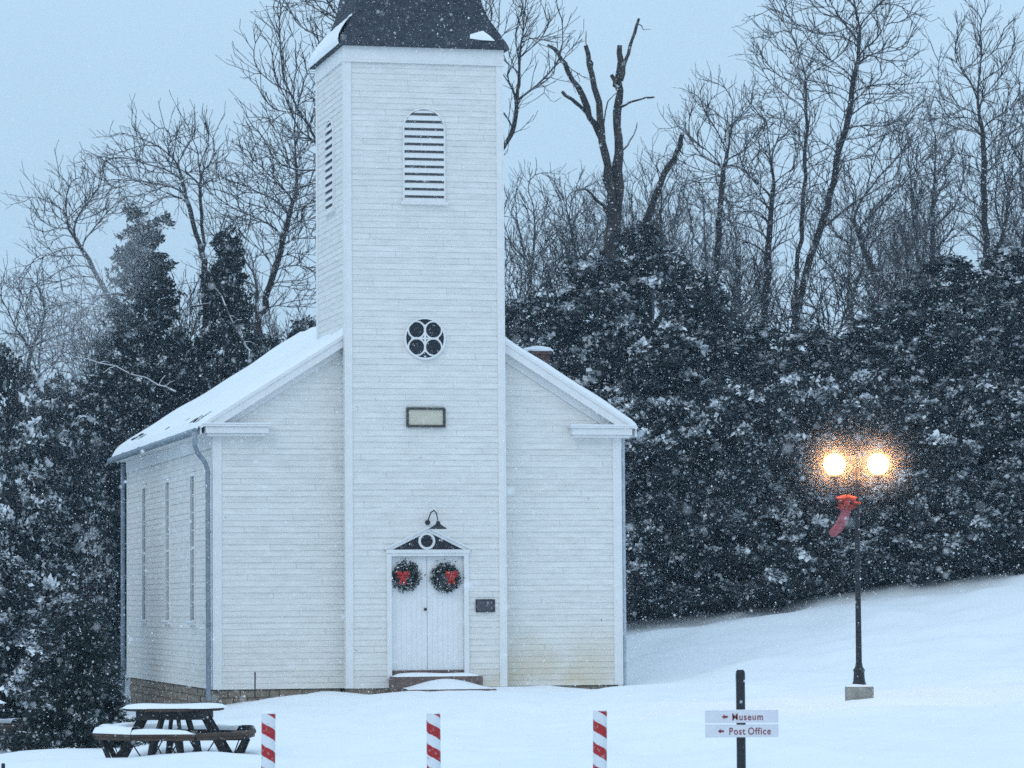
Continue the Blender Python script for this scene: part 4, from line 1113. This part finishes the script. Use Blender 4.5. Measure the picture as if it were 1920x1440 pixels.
bare_tree(120, [[(40,1000),(50,760),(60,680)]], [(60,600,70,80),(140,620,50,60)], 260, 'faint bare tree low at the left edge', 14, .08, .0075)
bare_tree(122, [[(1000,1000),(1000,640),(995,540)]], [(990,430,65,110),(1040,480,60,80)], 520, 'faint fine-twigged bare tree right beside the tower', 5, .10, .0075)
bare_tree(118, [[(1090,1000),(1090,600),(1085,520)]], [(1080,440,55,85),(1050,400,40,50)], 260, 'low faint bare tree behind the left side of the dead tree', 15, .08, .0075)
bare_tree(110, [[(1325,1000),(1335,600),(1345,400),(1360,300)]], [(1340,290,80,140),(1400,260,50,90)], 560, 'slender bare tree between the dead tree and the twin-trunked tree', 6, .095)
bare_tree(104, [[(1435,1000),(1435,600),(1438,480),(1448,350)]], [(1440,350,75,150),(1400,420,50,70)], 480, 'single slim dark bare trunk left of the twin-trunked tree', 7, .11)
bare_tree(106, [[(1488,1000),(1488,640),(1492,520),(1510,330),(1505,160)],[(1490,600),(1520,480),(1560,360),(1590,220),(1620,60)],[(1530,440),(1600,380),(1680,330)]],
  [(1490,110,85,180),(1610,60,100,170),(1640,250,85,110),(1545,330,80,110),(1690,150,40,90)], 1150, 'tallest twin-trunked bare tree, forking low and reaching the top edge', 8, .135)
bare_tree(114, [[(1710,1000),(1700,640),(1690,540)],[(1700,620),(1640,500),(1600,420)]], [(1640,430,85,110),(1710,340,70,140)], 620, 'bushy bare tree with stems leaning left, right of the tallest tree', 9, .10)
bare_tree(108, [[(1852,1000),(1848,600),(1845,400),(1842,220)],[(1848,560),(1880,440),(1900,330)]], [(1840,200,95,200),(1860,380,95,110),(1890,250,50,130)], 900, 'tall straight bare tree near the right edge', 10, .12)
bare_tree(116, [[(1770,1000),(1765,640),(1755,520)]], [(1750,360,75,150)], 480, 'middle-height bare tree beside the tall right-edge tree', 11, .11)
bare_tree(111, [[(1935,1000),(1930,640),(1925,480)]], [(1930,330,90,190)], 560, 'bare tree cut by the right edge', 12, .12)
bare_tree(121, [[(1600,1000),(1600,700),(1598,590)]], [(1590,460,105,110)], 420, 'faint bare tree seen through the trunks of the tallest tree', 13, .10, .0075)
bare_tree(122, [[(1245,1000),(1240,640),(1240,540)]], [(1240,410,75,120)], 360, 'faint bare tree behind the leaning limb of the dead tree', 16, .09, .0075)

def shrub(px, base, top, w, Y, n, label, seed):
    r = random.Random(seed); h = base - top
    st = [[(px, base), (px + r.uniform(-.1,.1)*w, base - .45*h)]] + [[(px, base - .15*h), (px + d*w*.5, base - .6*h)] for d in (-1, -.4, .5, 1)]
    b = at(px, base, Y); g = gz(b[0], Y)
    if b[2] > g: st[0].insert(0, (px, base + (b[2]-g)*F/Y))
    return bare_tree(Y, st, [(px, top + .45*h, w, .48*h), (px - .4*w, top + .55*h, w*.6, .35*h), (px + .45*w, top + .5*h, w*.6, .4*h)], n, label, seed, .06, .0085)
for q in ((1385, 680, 470, 70, 103, 300, 'thin brushy sapling between the dead tree and the slim single trunk', 31), (1465, 700, 500, 60, 103, 260, 'brushy sapling at the foot of the twin-trunked tree, on its left', 32),
          (1555, 690, 480, 80, 103, 340, 'brushy sapling in the bright gap right of the twin trunks', 33), (1650, 680, 470, 80, 104, 340, 'brushy sapling left of the far right evergreens', 34),
          (1725, 660, 450, 70, 104, 300, 'brushy sapling over the dark evergreens, right of the lamps', 35), (1055, 620, 430, 70, 106, 300, 'brushy sapling left of the dead tree foot', 36),
          (965, 640, 460, 60, 110, 240, 'brushy sapling tight beside the tower', 37), (175, 760, 560, 80, 112, 300, 'pale brushy sapling left of the wider pointed conifer', 38), (345, 720, 520, 45, 112, 200, 'snowy sapling in the gap between the pointed conifers', 39)):
    shrub(*q)
# woods far up the hill, too many and too faint to tell apart
r = random.Random(90); FT = ([], [], [], [])
for k in range(30):
    px = r.uniform(940, 1960) if k < 21 else r.uniform(-30, 600)
    top = r.uniform(330, 470) if k < 21 else r.uniform(520, 640)
    Yf = r.uniform(135, 165); b = at(px, top + 260, Yf); g = gz(b[0], Yf); o0 = np.array([b[0], Yf, g])
    c = at(px, top + 110, Yf) - o0; w = r.uniform(55, 85)*Yf/F
    T, B = colonize([[(0, 0, -.3), (0, 0, c[2]*.5), (r.uniform(-.3,.3), 0, c[2]*.85)]], [(0, 0, c[2], w, w*.8, 125*Yf/F)], 170, 900+k, D=.26, r_trunk=.12, tip=.010)
    for S in (T, B):
        for q in (0, 1): FT[q].extend((np.array(S[q]) + o0).tolist())
        for q in (2, 3): FT[q].extend(S[q])
tag(link('far_woods', seg_mesh('far_woods', *FT, BARKF, 3)), kind='stuff')

# the broken dead tree: thick limbs snapped off, set out as a real 3-D fork
sn = empty('dead_tree', (0,0,0)); YS = 100.0
b0 = at(1150, 440, YS); sn.location = (b0[0], YS, gz(b0[0], YS))
tag(sn, 'dead tree with thick broken-off limbs rising above the dark evergreens', 'tree')
def limb(pts, r0, r1, dy=0):
    P = [Vector(at(x, y, YS + dy*(k/(max(1, len(pts)-1)))) - np.array([b0[0], YS, gz(b0[0], YS)])) for k, (x, y) in enumerate(pts)]
    rr = random.Random(len(pts)*7+int(pts[0][0]))
    Q = [P[0]]
    for a, b in zip(P[:-1], P[1:]):
        Q.append(a.lerp(b, .35) + Vector((rr.uniform(-.06,.06), rr.uniform(-.05,.05), 0))); Q.append(a.lerp(b, .7) + Vector((rr.uniform(-.05,.05), rr.uniform(-.05,.05), 0))); Q.append(b)
    return Q, [(r0 + (r1-r0)*k/(len(Q)-1))*.80*rr.uniform(.88, 1.14) for k in range(len(Q))]
mb = MB()
for pts, r0, r1, dy in (([(1150,700),(1150,560),(1150,430)], .30, .25, 0),
                        ([(1146,440),(1146,360),(1135,290),(1125,220),(1110,140),(1098,85)], .19, .085, -.8),
                        ([(1154,440),(1160,350),(1160,260),(1160,190),(1162,130),(1162,85)], .21, .095, .5)):
    q, r = limb(pts, r0, r1, dy); mb.tube(q, r, 9)
mb.build('trunk', SNAGB, sn)
for pts, r0, r1, dy in (([(1130,262),(1105,220),(1085,165),(1060,120),(1040,92),(1028,85)], .13, .045, -1.5),
                        ([(1100,212),(1080,193),(1055,173)], .075, .06, -1.9),
                        ([(1164,150),(1172,115),(1185,75),(1198,35)], .09, .045, .9),
                        ([(1162,170),(1152,160),(1146,140)], .08, .075, .2),
                        ([(1164,200),(1185,190),(1210,183),(1226,182)], .055, .035, 1.5),
                        ([(1110,130),(1104,95),(1099,58)], .03, .012, -1.),
                        ([(1196,45),(1205,55),(1220,55)], .02, .010, 1.),
                        ([(1205,430),(1232,360),(1255,310),(1268,285),(1280,250)], .13, .085, -2.5),
                        ([(1160,560),(1180,480),(1206,428)], .16, .13, -2.4),
                        ([(1148,430),(1132,385),(1112,368),(1097,354)], .085, .03, -1.2),
                        ([(1162,290),(1180,265),(1195,230)], .05, .015, 1.),
                        ([(1128,250),(1140,190),(1160,172)], .03, .015, .2)):
    q, r = limb(pts, r0, r1, dy); MB().tube(q, r, 8).build('limb', SNAGB, sn)
# two snow-covered trunks leaning in the left thicket
for pts, lab in ((((140,668),(215,690),(300,722),(330,735)), 'snow covered fallen trunk leaning across the left thicket'), (((405,540),(430,590),(455,640),(470,668)), 'thin snowy trunk leaning against the slimmer pointed conifer')):
    Yq = 97.5; P = [Vector(at(x, y, Yq)) for x, y in pts]; o = P[-1].copy(); mb = MB()
    rq = random.Random(int(pts[0][0])); L_ = []
    for a_, b_ in zip(P[:-1], P[1:]):
        for t_ in (0, .33, .66): L_.append(a_.lerp(b_, t_) - o + Vector((rq.uniform(-.05,.05), rq.uniform(-.1,.1), rq.uniform(-.05,.05))))
    L_.append(P[-1] - o)
    mb.tube(L_, [.018 + .022*k_/(len(L_)-1) for k_ in range(len(L_))], 6)
    for k_ in range(1, len(L_)-1):
        q_ = L_[k_]; e_ = Vector((rq.uniform(-.5,.3), rq.uniform(-.4,.4), rq.uniform(-.3,.4)))
        mb.tube([q_, q_ + e_*.5 + Vector((0,0,.04)), q_ + e_], [.014, .011, .007], 4)
    k = mb.build('fallen_trunk', mat('snowy_fallen_bark', (.05, .045, .045), .95, var=.3, snow_top=(.1, .6))); k.location = o; tag(k, lab, 'trunk')

# ------------------------------------------------------------------ falling snow
FLAKE = mat('snowflake', (.88, .9, .93), .9, spec=.1)
def flakes(name, P, rad, seed):
    r = np.random.default_rng(seed); N = len(P)
    a = unit(r.normal(0, 1, (N, 3))); b = unit(np.cross(a, r.normal(0, 1, (N, 3)))); c = np.cross(a, b)
    rad = rad[:, None]
    V = np.stack([P + a*rad, P - a*rad, P + b*rad, P - b*rad, P + c*rad*.6, P - c*rad*.6], 1).reshape(-1, 3)
    base = (np.arange(N)*6)[:, None]
    Fc = np.concatenate([base + np.array([q]) for q in ((0,2,4),(2,1,4),(1,3,4),(3,0,4),(2,0,5),(1,2,5),(3,1,5),(0,3,5))], 0)
    o = link(name, np_mesh(name, V, Fc, FLAKE)); return o
r = np.random.default_rng(77)
N = 520000
P = np.stack([r.uniform(-17, 18, N), r.uniform(6.0, 96, N), r.uniform(-.4, 19.5, N)], 1)
loc = (P - CH_O) ; lu = loc @ EU; lv = loc @ EV if False else loc @ np.array([-math.sin(TH), math.cos(TH), 0])
inside = (np.abs(lu) < 4.9) & (lv > -.1) & (lv < 15.6) & (P[:, 2] < 9.1 - .63*np.abs(lu)) | (np.abs(lu) < 2.0) & (lv > -.25) & (lv < 3.7)
ok = ~inside & (P[:, 2] > ground_z(P[:, 0], P[:, 1]) + .03)
P = P[ok]
# extra fine flakes added round the globes to form the lamps' glowing halo
q = np.concatenate([r.normal(0, 1, (26000, 3))*np.array([.62, .55, .48]) + np.array([5.86, 60, 4.4]),
                    r.normal(0, 1, (48000, 3))*.24 + np.array([5.49, 60, 4.375]), r.normal(0, 1, (48000, 3))*.24 + np.array([6.234, 60, 4.375])])
# and a gust of powder blown across the left conifers
g_ = at(185, 540, 84); gq = r.normal(0, 1, (90000, 3))*np.array([.55, 1.2, 1.25]); gq[:, 0] += gq[:, 2]*.55; gq = gq + g_
q = q[(np.linalg.norm(q - np.array([5.49, 60, 4.375]), axis=1) > .2) & (np.linalg.norm(q - np.array([6.234, 60, 4.375]), axis=1) > .2)]
rad = np.concatenate([np.clip(r.lognormal(math.log(.0040), .42, len(P)), .002, .011), np.clip(r.lognormal(math.log(.0014), .25, len(q)), .001, .003), np.clip(r.lognormal(math.log(.0028), .35, len(gq)), .0015, .006)])
tag(flakes('falling_snow', np.concatenate([P, q, gq]), rad, 3), kind='stuff')

# ------------------------------------------------------------------ the snowy air
hz = MB(); hz.box(-270, 270, -70, 430, -8, 45)
HZ = bpy.data.materials.new('snowy_air'); HZ.use_nodes = True
n, l = HZ.node_tree.nodes, HZ.node_tree.links; n.clear()
ho = n.new('ShaderNodeOutputMaterial'); hv = n.new('ShaderNodeVolumePrincipled')
hv.inputs['Color'].default_value = (.60, .82, 1.0, 1); hv.inputs['Density'].default_value = .0006; hv.inputs['Anisotropy'].default_value = .2
l.new(hv.outputs[0], ho.inputs['Volume'])
hb = hz.build('haze', HZ); tag(hb, kind='stuff')
